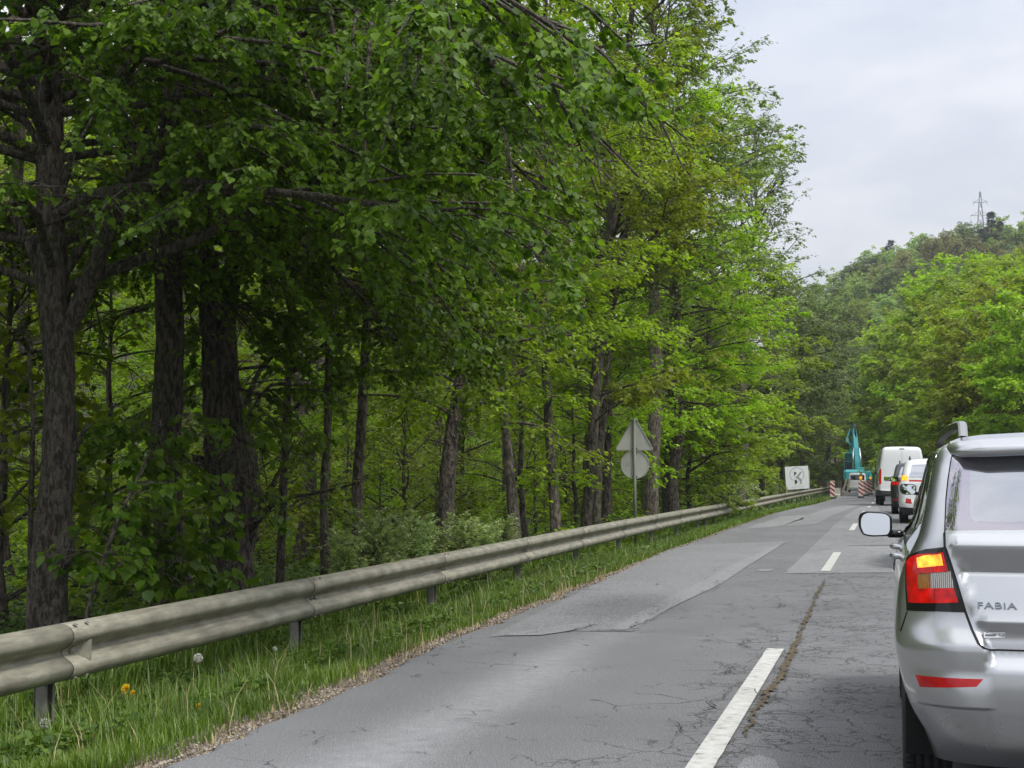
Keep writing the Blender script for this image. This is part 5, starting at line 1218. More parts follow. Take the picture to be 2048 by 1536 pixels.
class Shell:
    """half of a car body as a surface over (s, v): s runs rear middle 0..1, rear corner ..1.5, side ..5.5, front corner ..6, front middle 7; v is height, then roof cap"""
    def __init__(s, rows, bow=.05, bowf=.12, relief=None):
        r = np.array(rows, float); s.v = r[:, 0]; s.f = [hermite(r[:, 0], r[:, i]) for i in range(1, 7)]; s.bow, s.bowf, s.relief = bow, bowf, relief
    def S(s, S_, V_):
        z, w, yr, yf, rc, rf = [f(V_) for f in s.f]
        rc = np.minimum(rc, w * .95); rf = np.minimum(rf, w * .95)
        S_ = np.asarray(S_, float)
        a = w - rc; xr = S_ * a; yb = s.bow * np.minimum(1, w)
        th = np.clip((S_ - 1) / .5, 0, 1) * np.pi / 2; xc = a + rc * np.sin(th) ; yc = yr + yb * (a / np.maximum(w, .01)) ** 2 + rc * (1 - np.cos(th)) + yb * .2 * np.sin(th)
        y1 = yr + yb * (a / np.maximum(w, .01)) ** 2 + rc + yb * .2; bf = s.bowf * np.minimum(1, w); y2 = yf - bf - rf; y2 = np.maximum(y2, y1 + .01)
        t = np.clip((S_ - 1.5) / 4, 0, 1); bulge = -.022 * (2 * t - 1) ** 2 * (w > .3); bulge = bulge + .022 * 0
        xs = w + bulge * np.clip((S_ - 1) / .5, 0, 1) * np.clip((6 - S_) / .5, 0, 1); ys = y1 + t * (y2 - y1)
        th2 = np.clip((S_ - 5.5) / .5, 0, 1) * np.pi / 2; af = w - rf; xf = af + rf * np.cos(th2); yfc = y2 + rf * np.sin(th2)
        tf = np.clip(7 - S_, 0, 1); xm = tf * af; ym = yf - bf * (tf * af / np.maximum(w, .01)) ** 2 - (bf - bf * (af / np.maximum(w, .01)) ** 2) * 0
        yfc = yfc + (yf - bf * (af / np.maximum(w, .01)) ** 2 - (y2 + rf)) * (np.sin(th2))
        x = np.where(S_ <= 1, xr, np.where(S_ <= 1.5, xc + bulge * 0, np.where(S_ <= 5.5, xs, np.where(S_ <= 6, xf, xm))))
        y = np.where(S_ <= 1, yr + yb * (xr / np.maximum(w, .01)) ** 2, np.where(S_ <= 1.5, yc, np.where(S_ <= 5.5, ys, np.where(S_ <= 6, yfc, ym))))
        if s.relief is not None: y = y + s.relief(x, z, V_) * np.clip((1.35 - S_) / .3, 0, 1)
        return np.stack([x, y, z], -1)
    def N(s, S_, V_):
        e = 2e-3; v0, v1 = s.v[0], s.v[-1]
        du = s.S(np.clip(S_ + e, 0, 7), V_) - s.S(np.clip(S_ - e, 0, 7), V_); dv = s.S(S_, np.clip(V_ + e, v0, v1)) - s.S(S_, np.clip(V_ - e, v0, v1))
        n = np.cross(du, dv); return n / (np.linalg.norm(n, axis=-1, keepdims=True) + 1e-9)
    def to_sv(s, k, a, v):
        z, w, yr, yf, rc, rf = [float(f(v)) for f in s.f]
        if k == 'v': return (a, v)
        if k == 'r':
            if a <= w - rc: return (max(0, a / max(w - rc, .01)), v)
            return (1 + .5 * math.asin(min(1, (a - (w - rc)) / rc)) / (math.pi / 2), v)
        if k == 'f': return (7 - min(1, a / max(w - rf, .01)), v)
        if k == 's':
            yb = s.bow * min(1, w); y1 = yr + yb * ((w - rc) / w) ** 2 + rc + yb * .2; y2 = max(yf - s.bowf * min(1, w) - rf, y1 + .01)
            if a < y1:
                c = np.clip(1 - (a - (yr + yb * ((w - rc) / w) ** 2)) / rc, -1, 1); return (1 + .5 * math.acos(c) / (math.pi / 2), v)
            if a > y2: return (5.5 + .5 * min(1, (a - y2) / rf), v)
            return (1.5 + 4 * (a - y1) / (y2 - y1), v)
    def build(s, polys, slots, root, prefix_mats, res=(.09, .075, .11, .045)):
        """polys: (part, [(k,a,v),...]); slots: part -> (name, material, offset, parent part); None part cuts a hole; 'gap' stays in the body as a dark seam"""
        pts, faces = [], []
        for part, P in polys:
            idx = []
            for i in range(len(P)):
                (k1, a1, v1), (k2, a2, v2) = P[i], P[(i + 1) % len(P)]
                if k1 == k2 and k1 != 'v':
                    m = max(1, int(math.hypot(a2 - a1, v2 - v1) / .03)); seq = [s.to_sv(k1, a1 + (a2 - a1) * j / m, v1 + (v2 - v1) * j / m) for j in range(m)]
                else:
                    p, q = s.to_sv(k1, a1, v1), s.to_sv(k2, a2, v2); m = max(1, int(math.hypot(p[0] - q[0], p[1] - q[1]) / .05)); seq = [(p[0] + (q[0] - p[0]) * j / m, p[1] + (q[1] - p[1]) * j / m) for j in range(m)]
                for p in seq: idx.append(len(pts)); pts.append(Vector((min(7, max(0, p[0])), min(s.v[-1], max(s.v[0], p[1])))))
            faces.append(idx)
        sg = np.concatenate([np.arange(0, 1, res[0]), np.arange(1, 1.5, .05), np.arange(1.5, 5.5, res[1]), np.arange(5.5, 6, .07), np.arange(6, 7.001, .1)]); sg[-1] = 7
        vg = np.linspace(s.v[0], s.v[-1], int((s.v[-1] - s.v[0]) / res[3]) + 1)
        vg = np.unique(np.r_[vg, s.v] if s.relief is None else np.r_[vg, s.v, .452, .665, .685, .66, .768, .775, .948, .956, 1.05, 1.062, 1.105])
        for a in sg:
            for b_ in vg: pts.append(Vector((a, b_)))
        border = len(pts); pts += [Vector((0, s.v[0])), Vector((7, s.v[0])), Vector((7, s.v[-1])), Vector((0, s.v[-1]))]
        r = delaunay_2d_cdt(pts, [(f[i], f[(i + 1) % len(f)]) for f in faces for i in range(len(f))], [], 0, 1e-5)
        V = np.array([[p.x, p.y] for p in r[0]]); tri = np.array([f for f in r[2]]); cen = V[tri].mean(1)
        part = np.zeros(len(tri), int)
        for i, f in enumerate(faces): part[inside(cen, [(pts[j].x, pts[j].y) for j in f])] = i + 1
        P3 = s.S(V[:, 0], V[:, 1]); N3 = s.N(V[:, 0], V[:, 1])
        # faces should turn outward (half body lies at x>0)
        c = P3[tri]; fn_ = np.cross(c[:, 1] - c[:, 0], c[:, 2] - c[:, 0]); ok = np.linalg.norm(fn_, axis=1) > 1e-9
        flip = (fn_ * N3[tri[:, 0]]).sum(1) < 0; tri[flip] = tri[flip][:, ::-1]
        out = {}
        groups = {'body': [(0, 0)]}
        for i, (pn, _) in enumerate(polys):
            if pn is None: continue
            if pn.startswith('gap'): groups['body'].append((i + 1, 1)); continue
            groups.setdefault(pn, []).append((i + 1, 0))
        for gname, ids in groups.items():
            nm, mat, off, par = slots[gname]
            for sides in (((1, -1),) if (gname == 'body' or nm.endswith('!')) else ((1,), (-1,))):
                VV, FF, MI, NN, n0 = [], [], [], [], 0
                for sd_ in sides:
                    for pid, slot in ids:
                        f = tri[(part == pid) & ok]
                        if not len(f): continue
                        u, inv = np.unique(f, return_inverse=True); inv = inv.reshape(f.shape)
                        o_ = off if slot == 0 else -.005
                        p = (P3[u] + N3[u] * o_).copy(); nn = N3[u].copy()
                        p[:, 0] *= -sd_; nn[:, 0] *= -sd_                   # side 1 = the car's left, -x
                        VV.append(p); NN.append(nn); FF.append((inv[:, ::-1] if sd_ == 1 else inv) + n0); MI += [slot] * len(f); n0 += len(u)
                if not VV: continue
                o = mesh_np(nm.rstrip('!'), np.vstack(VV), [np.vstack(FF)], None, None, smooth=True, mats=[mat] + ([M['black']] if gname == 'body' else []), midx=MI)
                try: o.data.normals_split_custom_set_from_vertices(np.vstack(NN).tolist())
                except Exception as ex_: pass
                pr = out.get((par, sides[0])) or out.get((par, 1)) if par else None
                o.parent = pr or root
                out[(gname, sides[0])] = o
        return out
def wheel(root, x, y, r=.31, w=.20, rim=True, treads=True):
    m = MB(); h = w / 2
    pr = [(r * .64, -h * .9), (r * .78, -h * 1.02), (r * .92, -h), (r * .975, -h * .86)]
    if treads:
        for g in (-.52, -.18, .18, .52): pr += [(r * .995, h * (g - .07)), (r * .965, h * (g - .06)), (r * .965, h * (g + .06)), (r * .998, h * (g + .07))]
    else: pr += [(r, -h * .5), (r, h * .5)]
    pr += [(r * .975, h * .86), (r * .92, h), (r * .78, h * 1.02), (r * .64, h * .9)]
    e = empty('wheel', (x, y, r)); e.parent = root
    m.lathe(pr, (0, 0, 0), 'X', 72); 
    if treads:
        for k in range(72):
            a = k / 72 * 2 * math.pi
            for g0, g1 in ((-.9, -.62), (.62, .9)):
                c = (h * (g0 + g1) / 2, r * .992 * math.cos(a), r * .992 * math.sin(a)); m.box(c, (h * .27, .004, .012), rx=a)
    m.build('tyre', M['tyre'], e, True)
    sg = -1 if x < 0 else 1
    m = MB(); m.lathe([(r * .64, -h * .85), (r * .60, -h * .5), (r * .60, h * .5), (r * .64, h * .85)], (0, 0, 0), 'X', 40)
    m.lathe([(.0, sg * h * .62), (r * .12, sg * h * .62), (r * .16, sg * h * .5), (r * .16, sg * h * .3)], (0, 0, 0), 'X', 24)
    for k in range(5):
        a = k / 5 * 2 * math.pi; m.box((sg * h * .5, r * .36 * math.cos(a), r * .36 * math.sin(a)), (.03, r * .50, .07), rx=a, bev=.01)
    m.lathe([(0, sg * h * .1), (r * .6, sg * h * .1)], (0, 0, 0), 'X', 30)
    m.build('rim', M['rim'], e)
def mirror_part(root, cx, cy, cz, w=.20, h=.145, mat='gloss_black', tilt=.12, arm=True):
    """door mirror: shell bulging forward, glass set in its rear face; cx on the side of the sign of x"""
    sg = -1 if cx < 0 else 1
    ol = np.array([(.5, .22), (.44, .40), (.25, .50), (-.36, .46), (-.52, .30), (-.52, -.25), (-.44, -.46), (.1, -.50), (.38, -.44), (.50, -.12)])
    a = np.arange(len(ol) + 1); cl = np.vstack([ol, ol[:1]]); tt_ = np.linspace(0, len(ol), 41)[:-1]
    sm = np.stack([np.interp(tt_, a, cl[:, i]) for i in (0, 1)], -1)
    sm = (sm + np.roll(sm, 1, 0) * .5 + np.roll(sm, -1, 0) * .5) / 2
    def ring(k, d): return np.stack([cx + sg * sm[:, 0] * w * k, np.full(len(sm), cy + d) + sm[:, 0] * sg * tilt * w * 0 + sm[:, 0] * .05, cz + sm[:, 1] * h * k], -1)
    rings = [ring(.90, .006), ring(.93, -.004), ring(1.0, .0), ring(1.04, .025), ring(1.0, .06), ring(.78, .095), ring(.4, .115), ring(.02, .118)]
    n = len(sm); v = np.vstack(rings); q = [[i * n + j, i * n + (j + 1) % n, (i + 1) * n + (j + 1) % n, (i + 1) * n + j] for i in range(len(rings) - 1) for j in range(n)]
    m = MB(); m.add(v, q)
    if arm: m.box((cx - sg * w * .62, cy + .03, cz - h * .38), (w * .55, .07, h * .32), bev=.015)
    hs = m.build('mirror', M[mat], root, True)
    g = ring(.90, .005); g[:, 1] += (g[:, 2] - cz) * .078; m = MB(); c = g.mean(0) + [0, 0, 0]; m.add(np.vstack([g, c[None]]), t=[[n, (j + 1) % n, j] for j in range(n)]); m.build('mirror_glass', M['mirror'], hs)
def cabin(root, w, y0, y1, zf, zs):
    m = MB(); m.box((0, (y0 + y1) / 2, zf), (w * 2 - .1, y1 - y0, .04)); m.build('cabin_floor', M['seat'], root)
    for y in (y0 + .55, y0 + 1.45):
        for x in (-w * .45, w * .45):
            m = MB(); m.box((x, y, zs - .20), (.46, .14, .55), bev=.05, rx=-.15); m.box((x, y - .05, zs + .16), (.24, .09, .16), bev=.035); m.box((x, y + .25, zs - .45), (.48, .5, .14), bev=.05); m.build('seat', M['seat'], root)
def arch(y, r, z0): return [('s', y + r * math.cos(t), max(z0, .31 + r * math.sin(t))) for t in np.linspace(-.35, math.pi + .35, 22)]
def underbody(root, w, L, ys, z=.24, r=.37):
    m = MB(); m.box((0, L / 2, z + .08), (2 * w - .46, L - .5, .16)); m.box((0, .32, z + .12), (2 * w - .35, .3, .12)); m.build('underbody', M['liner'], root)
    for y in ys:
        for sx in (-1, 1):
            m = MB(); th = np.linspace(-.3, math.pi + .3, 20); v = []
            for x in (sx * (w - .02), sx * (w - .27)): v += [(x, y + r * math.cos(t), .31 + r * math.sin(t)) for t in th]
            q = [[i, i + 1, 21 + i - 1 + 0 + 0, 20 + i] for i in range(19)]; q = [[i, i + 1, 20 + i + 1, 20 + i] for i in range(19)]
            m.add(v, q); c = len(v); m.add([(sx * (w - .27), y + r * math.cos(t), .31 + r * math.sin(t)) for t in th] + [(sx * (w - .27), y, .31)], t=[[i, i + 1, 20] for i in range(19)]); m.build('wheel_liner', M['liner'], root)

# ---- silver estate car, close in front on the right
CX0, YF0 = .888, 6.12
rows = [(.20, .20, .74, .22, 4.05, .24, .3), (.326, .326, .775, .055, 4.20, .24, .3), (.40, .40, .812, .022, 4.24, .25, .3), (.45, .45, .832, .006, 4.25, .25, .3), (.52, .52, .853, 0, 4.26, .25, .3),
        (.60, .60, .868, .008, 4.25, .25, .3), (.68, .68, .880, .022, 4.22, .24, .3), (.78, .78, .876, .055, 4.15, .22, .3), (.90, .90, .862, .075, 3.9, .20, .3), (.98, .98, .838, .088, 3.30, .18, .3),
        (1.06, 1.06, .798, .098, 3.04, .16, .28), (1.106, 1.106, .778, .118, 2.95, .145, .25), (1.25, 1.25, .745, .20, 2.65, .13, .2), (1.38, 1.38, .716, .285, 2.35, .12, .2), (1.425, 1.425, .696, .325, 2.22, .12, .2),
        (1.46, 1.462, .650, .38, 2.08, .14, .2), (1.50, 1.487, .54, .45, 1.95, .16, .2), (1.56, 1.512, .25, .55, 1.8, .12, .1), (1.62, 1.520, .02, .62, 1.6, .01, .01)]
def rel(x, z, v):
    xs_ = np.interp(z, [.66, .78, .95, 1.09], [.55, .59, .645, .68]); lid = 1 - sstep(x, xs_ - .035, xs_)            # inside the tailgate
    up = np.interp(z, [.60, .64, .66, .72, .768, .775, .80, .90, .948, .956, 1.00, 1.05, 1.062, 1.105, 1.12], [0, .03, .028, .022, -.012, -.016, -.010, .012, .022, .026, .006, -.016, -.018, 0, 0])
    bump = np.interp(z, [.33, .45, .452, .50, .58, .665, .685, .74, .80, .85], [.012, 0, -.012, -.006, .004, -.012, -.012, .004, .004, 0])
    return lid * up + (1 - lid) * bump
shell = Shell(rows, bow=.055, relief=rel)
def rpx(px, py):
    z = 1.0; x = .5
    for _ in range(8):
        w, yr = float(shell.f[1](z)), float(shell.f[2](z)); rc = float(shell.f[4](z))
        xx = min(x, w); y = yr + .055 * w * (min(xx, w - rc) / w) ** 2
        if xx > w - rc: q = (xx - (w - rc)) / rc; y += rc * (1 - math.sqrt(max(0, 1 - q * q))) 
        p = atY(px, py, YF0 + y); x = x * .3 + .7 * (CX0 - p[0]); z = z * .2 + .8 * p[2]
    return ('r', min(x, float(shell.f[1](z)) - .001), z)
R = lambda L: [rpx(*p) for p in L]
seam = [(1888.7, 1066), (1889.5, 1095), (1893, 1103), (1910, 1156), (1931, 1225.6), (1944, 1260.6), (1956.5, 1288), (1968, 1297.5), (1980, 1301)]
sm_ = R(seam); zb = sm_[-1][2]
th = .0035
left_s = [(k, x + th * 1.3, v) for k, x, v in sm_]; right_s = [(k, x - th * 1.3, v + .004) for k, x, v in sm_]
gap1 = left_s + [('r', sm_[-1][1], zb - th), ('r', 0, zb - th), ('r', 0, zb + th), ('r', sm_[-1][1], zb + th)] + right_s[-2::-1]
win_out = R([(1890.5, 1061), (1893, 1000), (1896, 960), (1902, 918)]) + [('r', .55, 1.405), ('r', .0, 1.415), ('r', 0, 1.125), ('r', .30, 1.122)]
win_in = [(k, a, v) for k, a, v in R([(1950, 1043), (1941, 1035), (1939, 1025), (1941, 940), (1946, 926), (1958, 921)])] + [('r', 0, 1.395), ('r', 0, 1.155), ('r', .3, 1.152)]
polys = [('frit', win_out), ('glass', win_in), ('gap', gap1), ('gap', R([(1888, 1066), (1890.5, 1000), (1894.5, 960), (1901, 918), (1909, 897), (1911.5, 897), (1903.5, 918), (1897, 960), (1893, 1000), (1890.5, 1066)])),
         ('lamp', R([(1813, 1121), (1818, 1113), (1829, 1107), (1851, 1099), (1888.5, 1094.5), (1892, 1104), (1908, 1156), (1929, 1225), (1870, 1223), (1814.5, 1221.5), (1812, 1170)])),
         ('lamp_red', R([(1816, 1123), (1822, 1116), (1835, 1110), (1887, 1105), (1895, 1137), (1917, 1205), (1819, 1205.5), (1815.5, 1160)])),
         ('lamp_amber', R([(1836, 1117), (1850, 1112), (1883, 1108.5), (1887, 1131), (1837.5, 1136.5)])),
         ('lamp_clear', R([(1861, 1146), (1901, 1143), (1908.5, 1176), (1862, 1177)])), ('lamp_orange', R([(1836, 1148), (1860, 1146.2), (1861, 1177), (1838, 1177.8)])),
         ('refl', R([(1831, 1350), (1870, 1354), (1967, 1358.5), (1953, 1373.5), (1900, 1375), (1840, 1374)])),
         ('plate', [('r', .26, .90), ('r', 0, .90), ('r', 0, .79), ('r', .26, .79)]),
         ('gap', R([(1800, 1262), (1813, 1223.5), (1815, 1221.8), (1815.5, 1223.6), (1802, 1264)])),
         ('dlo', [('s', 1.06, 1.065), ('s', .88, 1.10), ('s', .58, 1.25), ('s', .39, 1.37), ('s', .42, 1.40), ('s', .60, 1.418), ('s', 1.4, 1.425), ('s', 2.0, 1.42), ('s', 2.36, 1.38), ('s', 2.72, 1.19), ('s', 3.0, 1.02), ('s', 2.9, 1.005), ('s', 1.9, 1.03)]),
         ('side_glass', [('s', 1.12, 1.085), ('s', .95, 1.11), ('s', .64, 1.26), ('s', .46, 1.36), ('s', .50, 1.385), ('s', 1.24, 1.395), ('s', 1.27, 1.085)]),
         ('side_glass', [('s', 1.34, 1.08), ('s', 1.31, 1.395), ('s', 1.95, 1.395), ('s', 2.03, 1.06)]),
         ('side_glass', [('s', 2.12, 1.055), ('s', 2.04, 1.395), ('s', 2.3, 1.37), ('s', 2.66, 1.18), ('s', 2.86, 1.04)]),
         ('wind', [('f', .60, 1.06), ('f', 0, 1.05), ('f', 0, 1.42), ('f', .50, 1.42)]),
         ('head', [('f', .52, .70), ('f', .50, .80), ('s', 3.75, .84), ('s', 3.78, .74)]),
         (None, arch(.80, .36, .19)), (None, arch(3.30, .36, .19)),
         (None, [('v', 1.40, .2), ('v', 1.42, .335), ('v', 1.47, .40), ('v', 1.56, .46), ('v', 1.9, .50), ('v', 1.9, .2)]),
         ('gap', [('s', 1.33, .30), ('s', 1.33, 1.04), ('s', 1.338, 1.04), ('s', 1.338, .30)]), ('gap', [('s', 2.20, .30), ('s', 2.16, 1.03), ('s', 2.168, 1.03), ('s', 2.208, .30)])]
# the lit amber and clear parts lie inside the red lens, so they come later in the list and win
root = empty('estate_car', (CX0, YF0, 0), label='silver estate car with its tail light lit, close by at the right edge', cat='car')
slots = {'body': ('body', M['silver'], 0, None), 'frit': ('rear_window!', M['glass_frit'], 0, None), 'glass': ('pane!', M['glass_rear'], 0, 'frit'), 'lamp': ('tail_light', M['gloss_black'], .004, None),
         'lamp_red': ('red_lens', M['red_lit'], .007, 'lamp'), 'lamp_amber': ('glowing_lens', M['amber_lit'], .007, 'lamp'), 'lamp_clear': ('clear_lens', M['clear_lens'], .005, 'lamp'), 'lamp_orange': ('indicator_lens', M['orange_lens'], .005, 'lamp'),
         'refl': ('bumper_reflector', M['reflector'], .001, None), 'plate': ('number_plate!', M['plate'], .006, None), 'dlo': ('window_surround', M['trim'], -.002, None), 'side_glass': ('side_window', M['glass_dark'], -.004, None),
         'wind': ('windscreen!', glass_mat('windscreen_glass', (.75, .8, .78), .04), 0, None), 'head': ('headlight', M['clear_lens'], .002, None)}
parts = shell.build(polys, slots, root, None, res=(.045, .075, .11, .02))
underbody(root, .86, 4.2, (.80, 3.30))
cabin(root, .70, 1.0, 2.9, .45, 1.02)
for x in (-.752, .752):
    for y in (.80, 3.30): wheel(root, x, y, .305, .195)
# spoiler over the rear window
m = MB(); sec = np.array([(.262, 1.402), (.236, 1.412), (.232, 1.436), (.25, 1.450), (.32, 1.474), (.44, 1.497), (.46, 1.47), (.36, 1.415)]); st = []
for x, sc, dy in [(-.665, .12, .17), (-.65, .55, .09), (-.61, .85, .035), (-.52, .97, .012), (-.3, 1, .0), (0, 1, -.008), (.3, 1, .0), (.52, .97, .012), (.61, .85, .035), (.65, .55, .09), (.665, .12, .17)]:
    c = np.array([.40, 1.45]); q = c + (sec - c) * sc; dz = .024 * (1 - (x / .665) ** 2) - .012; st.append(np.c_[np.full(8, x), q[:, 0] + dy * .35, q[:, 1] + dz])
v = np.vstack(st); q = [[i * 8 + j, i * 8 + (j + 1) % 8, (i + 1) * 8 + (j + 1) % 8, (i + 1) * 8 + j] for i in range(len(st) - 1) for j in range(8)]
m.add(v, q); sp = m.build('spoiler', M['silver'], root, True)
m = MB(); m.add([(x, y, z) for x, y, z in [(-.57, .205, 1.400), (-.57, .34, 1.395), (.57, .34, 1.395), (.57, .205, 1.400)]], [[0, 1, 2, 3]]); 
# roof rails
for sx in (-1, 1):
    pr = np.array([(.49, 1.478), (.50, 1.502), (.53, 1.524), (.60, 1.535), (.9, 1.539), (1.5, 1.534), (1.9, 1.521), (2.1, 1.505), (2.2, 1.48)]); pr = resample(pr, 30)
    v = []; t = np.gradient(pr, axis=0); t /= np.linalg.norm(t, axis=1)[:, None]; nn = np.c_[-t[:, 1], t[:, 0]]
    for i, (y, z) in enumerate(pr):
        x = sx * (.595 + .025 * max(0, y - .5))
        for a, b_ in ((-.018, -.016), (.018, -.016), (.018, .012), (.010, .018), (-.010, .018), (-.018, .012)): v.append((x + a, y + nn[i, 0] * b_, z + nn[i, 1] * b_))
    q, mi = [], []
    for i in range(29):
        for j in range(6): q.append([i * 6 + j, i * 6 + (j + 1) % 6, (i + 1) * 6 + (j + 1) % 6, (i + 1) * 6 + j]); mi.append(1 if j in (0, 1, 5) else 0)
    mesh_np('roof_rail', np.array(v), [np.array(q)], None, root, mats=[M['chrome'] if False else plain('rail_grey', (.32, .33, .34), .35, metal=.5), M['trim']], midx=mi)
mirror_part(root, -.974, 2.70, 1.052, w=.172, h=.138); mirror_part(root, .974, 2.70, 1.052, w=.172, h=.138)
for y in (1.42, 2.34):
    for sx in (-1, 1):
        w_ = float(shell.f[1](.945)); m = MB(); m.tube([(sx * (w_ - .02), y - .02, .945), (sx * (w_ + .028), y + .01, .945), (sx * (w_ + .032), y + .09, .944), (sx * (w_ + .026), y + .17, .942), (sx * (w_ - .02), y + .20, .94)], [.012, .014, .015, .014, .012], 8); m.build('door_handle', M['silver'], root, True)
def lettering(txt, name, px, py, h, mat, parent, depth=.004, zs=1.25, wid=None):
    cu = bpy.data.curves.new(name, 'FONT'); cu.body = txt; cu.size = 1; cu.extrude = .08; cu.bevel_depth = .012; cu.space_character = 1.12
    o = bpy.data.objects.new('tmp', cu); COL.objects.link(o); dg = bpy.context.evaluated_depsgraph_get(); me = bpy.data.meshes.new_from_object(o.evaluated_get(dg)); bpy.data.objects.remove(o)
    v = np.zeros(len(me.vertices) * 3); me.vertices.foreach_get('co', v); v = v.reshape(-1, 3); v[:, 0] -= v[:, 0].min(); v[:, 1] -= v[:, 1].min(); W_, H_ = v[:, 0].max(), v[:, 1].max()
    k, x0, z0 = rpx(px, py); sx_ = wid / W_; sz_ = h / H_
    xl = -(x0 - v[:, 0] * sx_); zl = z0 + v[:, 1] * sz_
    S_ = np.array([shell.to_sv('r', -a, b_)[0] for a, b_ in zip(xl, zl)]); P = shell.S(S_, zl); Nn = shell.N(S_, zl)
    Nn[:, 0] *= -1; P[:, 0] = xl
    P = P + Nn * (depth + v[:, 2:3] / .09 * depth * .8)
    me.vertices.foreach_set('co', P.astype(np.float32).ravel()); me.update(); me.materials.clear(); me.materials.append(mat)
    o = bpy.data.objects.new(name, me); COL.objects.link(o); o.parent = parent; return o
lettering('FABIA', 'badge_lettering', 1955.5, 1217, .0235, plain('badge_chrome', (.20, .21, .23), .15, metal=1.0, var=0), root, .003, wid=.142)
bx = R([(1967, 1264), (2011, 1264), (2011, 1276.5), (1967, 1276.5)])
S_ = [shell.to_sv(*b_) for b_ in bx]; P = np.array([shell.S(np.array(a), np.array(b_)) + shell.N(np.array(a), np.array(b_)) * .002 for a, b_ in S_]); P[:, 0] *= -1
m = MB(); m.add(P, [[0, 1, 2, 3]]); st_ = m.build('dealer_sticker', plain('sticker_silver', (.55, .57, .60), .4), root)
for u0, u1 in [(.08 + .058 * i, .08 + .058 * i + .04) for i in range(9)]:
    m = MB(); nn = np.array([0, -.0012, 0]); U = lambda u, v_: P[0] * (1-u)*(1-v_) + P[1] * u*(1-v_) + P[2]*u*v_ + P[3]*(1-u)*v_ + nn
    m.add([U(u0, .38), U(u1, .38), U(u1, .70), U(u0, .70)], [[0, 1, 2, 3]]); m.build('small_print', M['trim'], st_)
m = MB(); c = U(.83, .45); th = np.linspace(0, 2 * np.pi, 21)[:-1]; e1 = (P[1] - P[0]) / np.linalg.norm(P[1] - P[0]); e2 = (P[0] - P[3]) / np.linalg.norm(P[0] - P[3])
v = [c + (e1 * math.cos(t) + e2 * math.sin(t)) * r for r in (.0085, .0065) for t in th]; m.add(v, [[i, (i + 1) % 20, 20 + (i + 1) % 20, 20 + i] for i in range(20)]); m.build('emblem', M['trim'], st_)
root.location.z = 0.0

# ---- the rest of the queue, same kind of shell with their own outlines
def std_rows(hw, H, L, belt=1.0, rake=.25, hood=.9, bumper=.5, nose=.95, boxy=0.0, tumble=.16, clear=.22):
    k = 1 - boxy
    return [(clear, clear, hw - .08, .16, L - .2, .22, .3), (bumper - .1, bumper - .1, hw - .02, .01, L - .02, .22, .3), (bumper, bumper, hw - .005, 0, L, .22, .3), (bumper + .12, bumper + .12, hw, .03, L - .03, .2, .3),
            (hood - .12, hood - .12, hw, .06, L - .1, .18, .3), (hood, hood, hw - .015, .07, L - .35, .17, .3), (belt, belt, hw - .035 - .02 * k, .08 + .02 * k, L - nose, .15, .28), (belt + .08, belt + .08, hw - .05 - .03 * k, .10 + .02 * k, L - nose - .1, .14, .25),
            (H - .14, H - .14, hw - tumble, .10 + rake * .85, L - nose - .75, .13, .2), (H - .07, H - .07, hw - tumble - .035, .10 + rake, L - nose - .88, .13, .2), (H - .03, H - .03, hw - tumble - .10, .14 + rake, L - nose - 1.0, .14, .2),
            (H, H - .008, hw - tumble - .22, .20 + rake, L - nose - 1.1, .15, .2), (H + .06, H + .01, .3, .32 + rake, L - nose - 1.3, .12, .1), (H + .12, H + .014, .02, .4 + rake, L - nose - 1.5, .01, .01)]
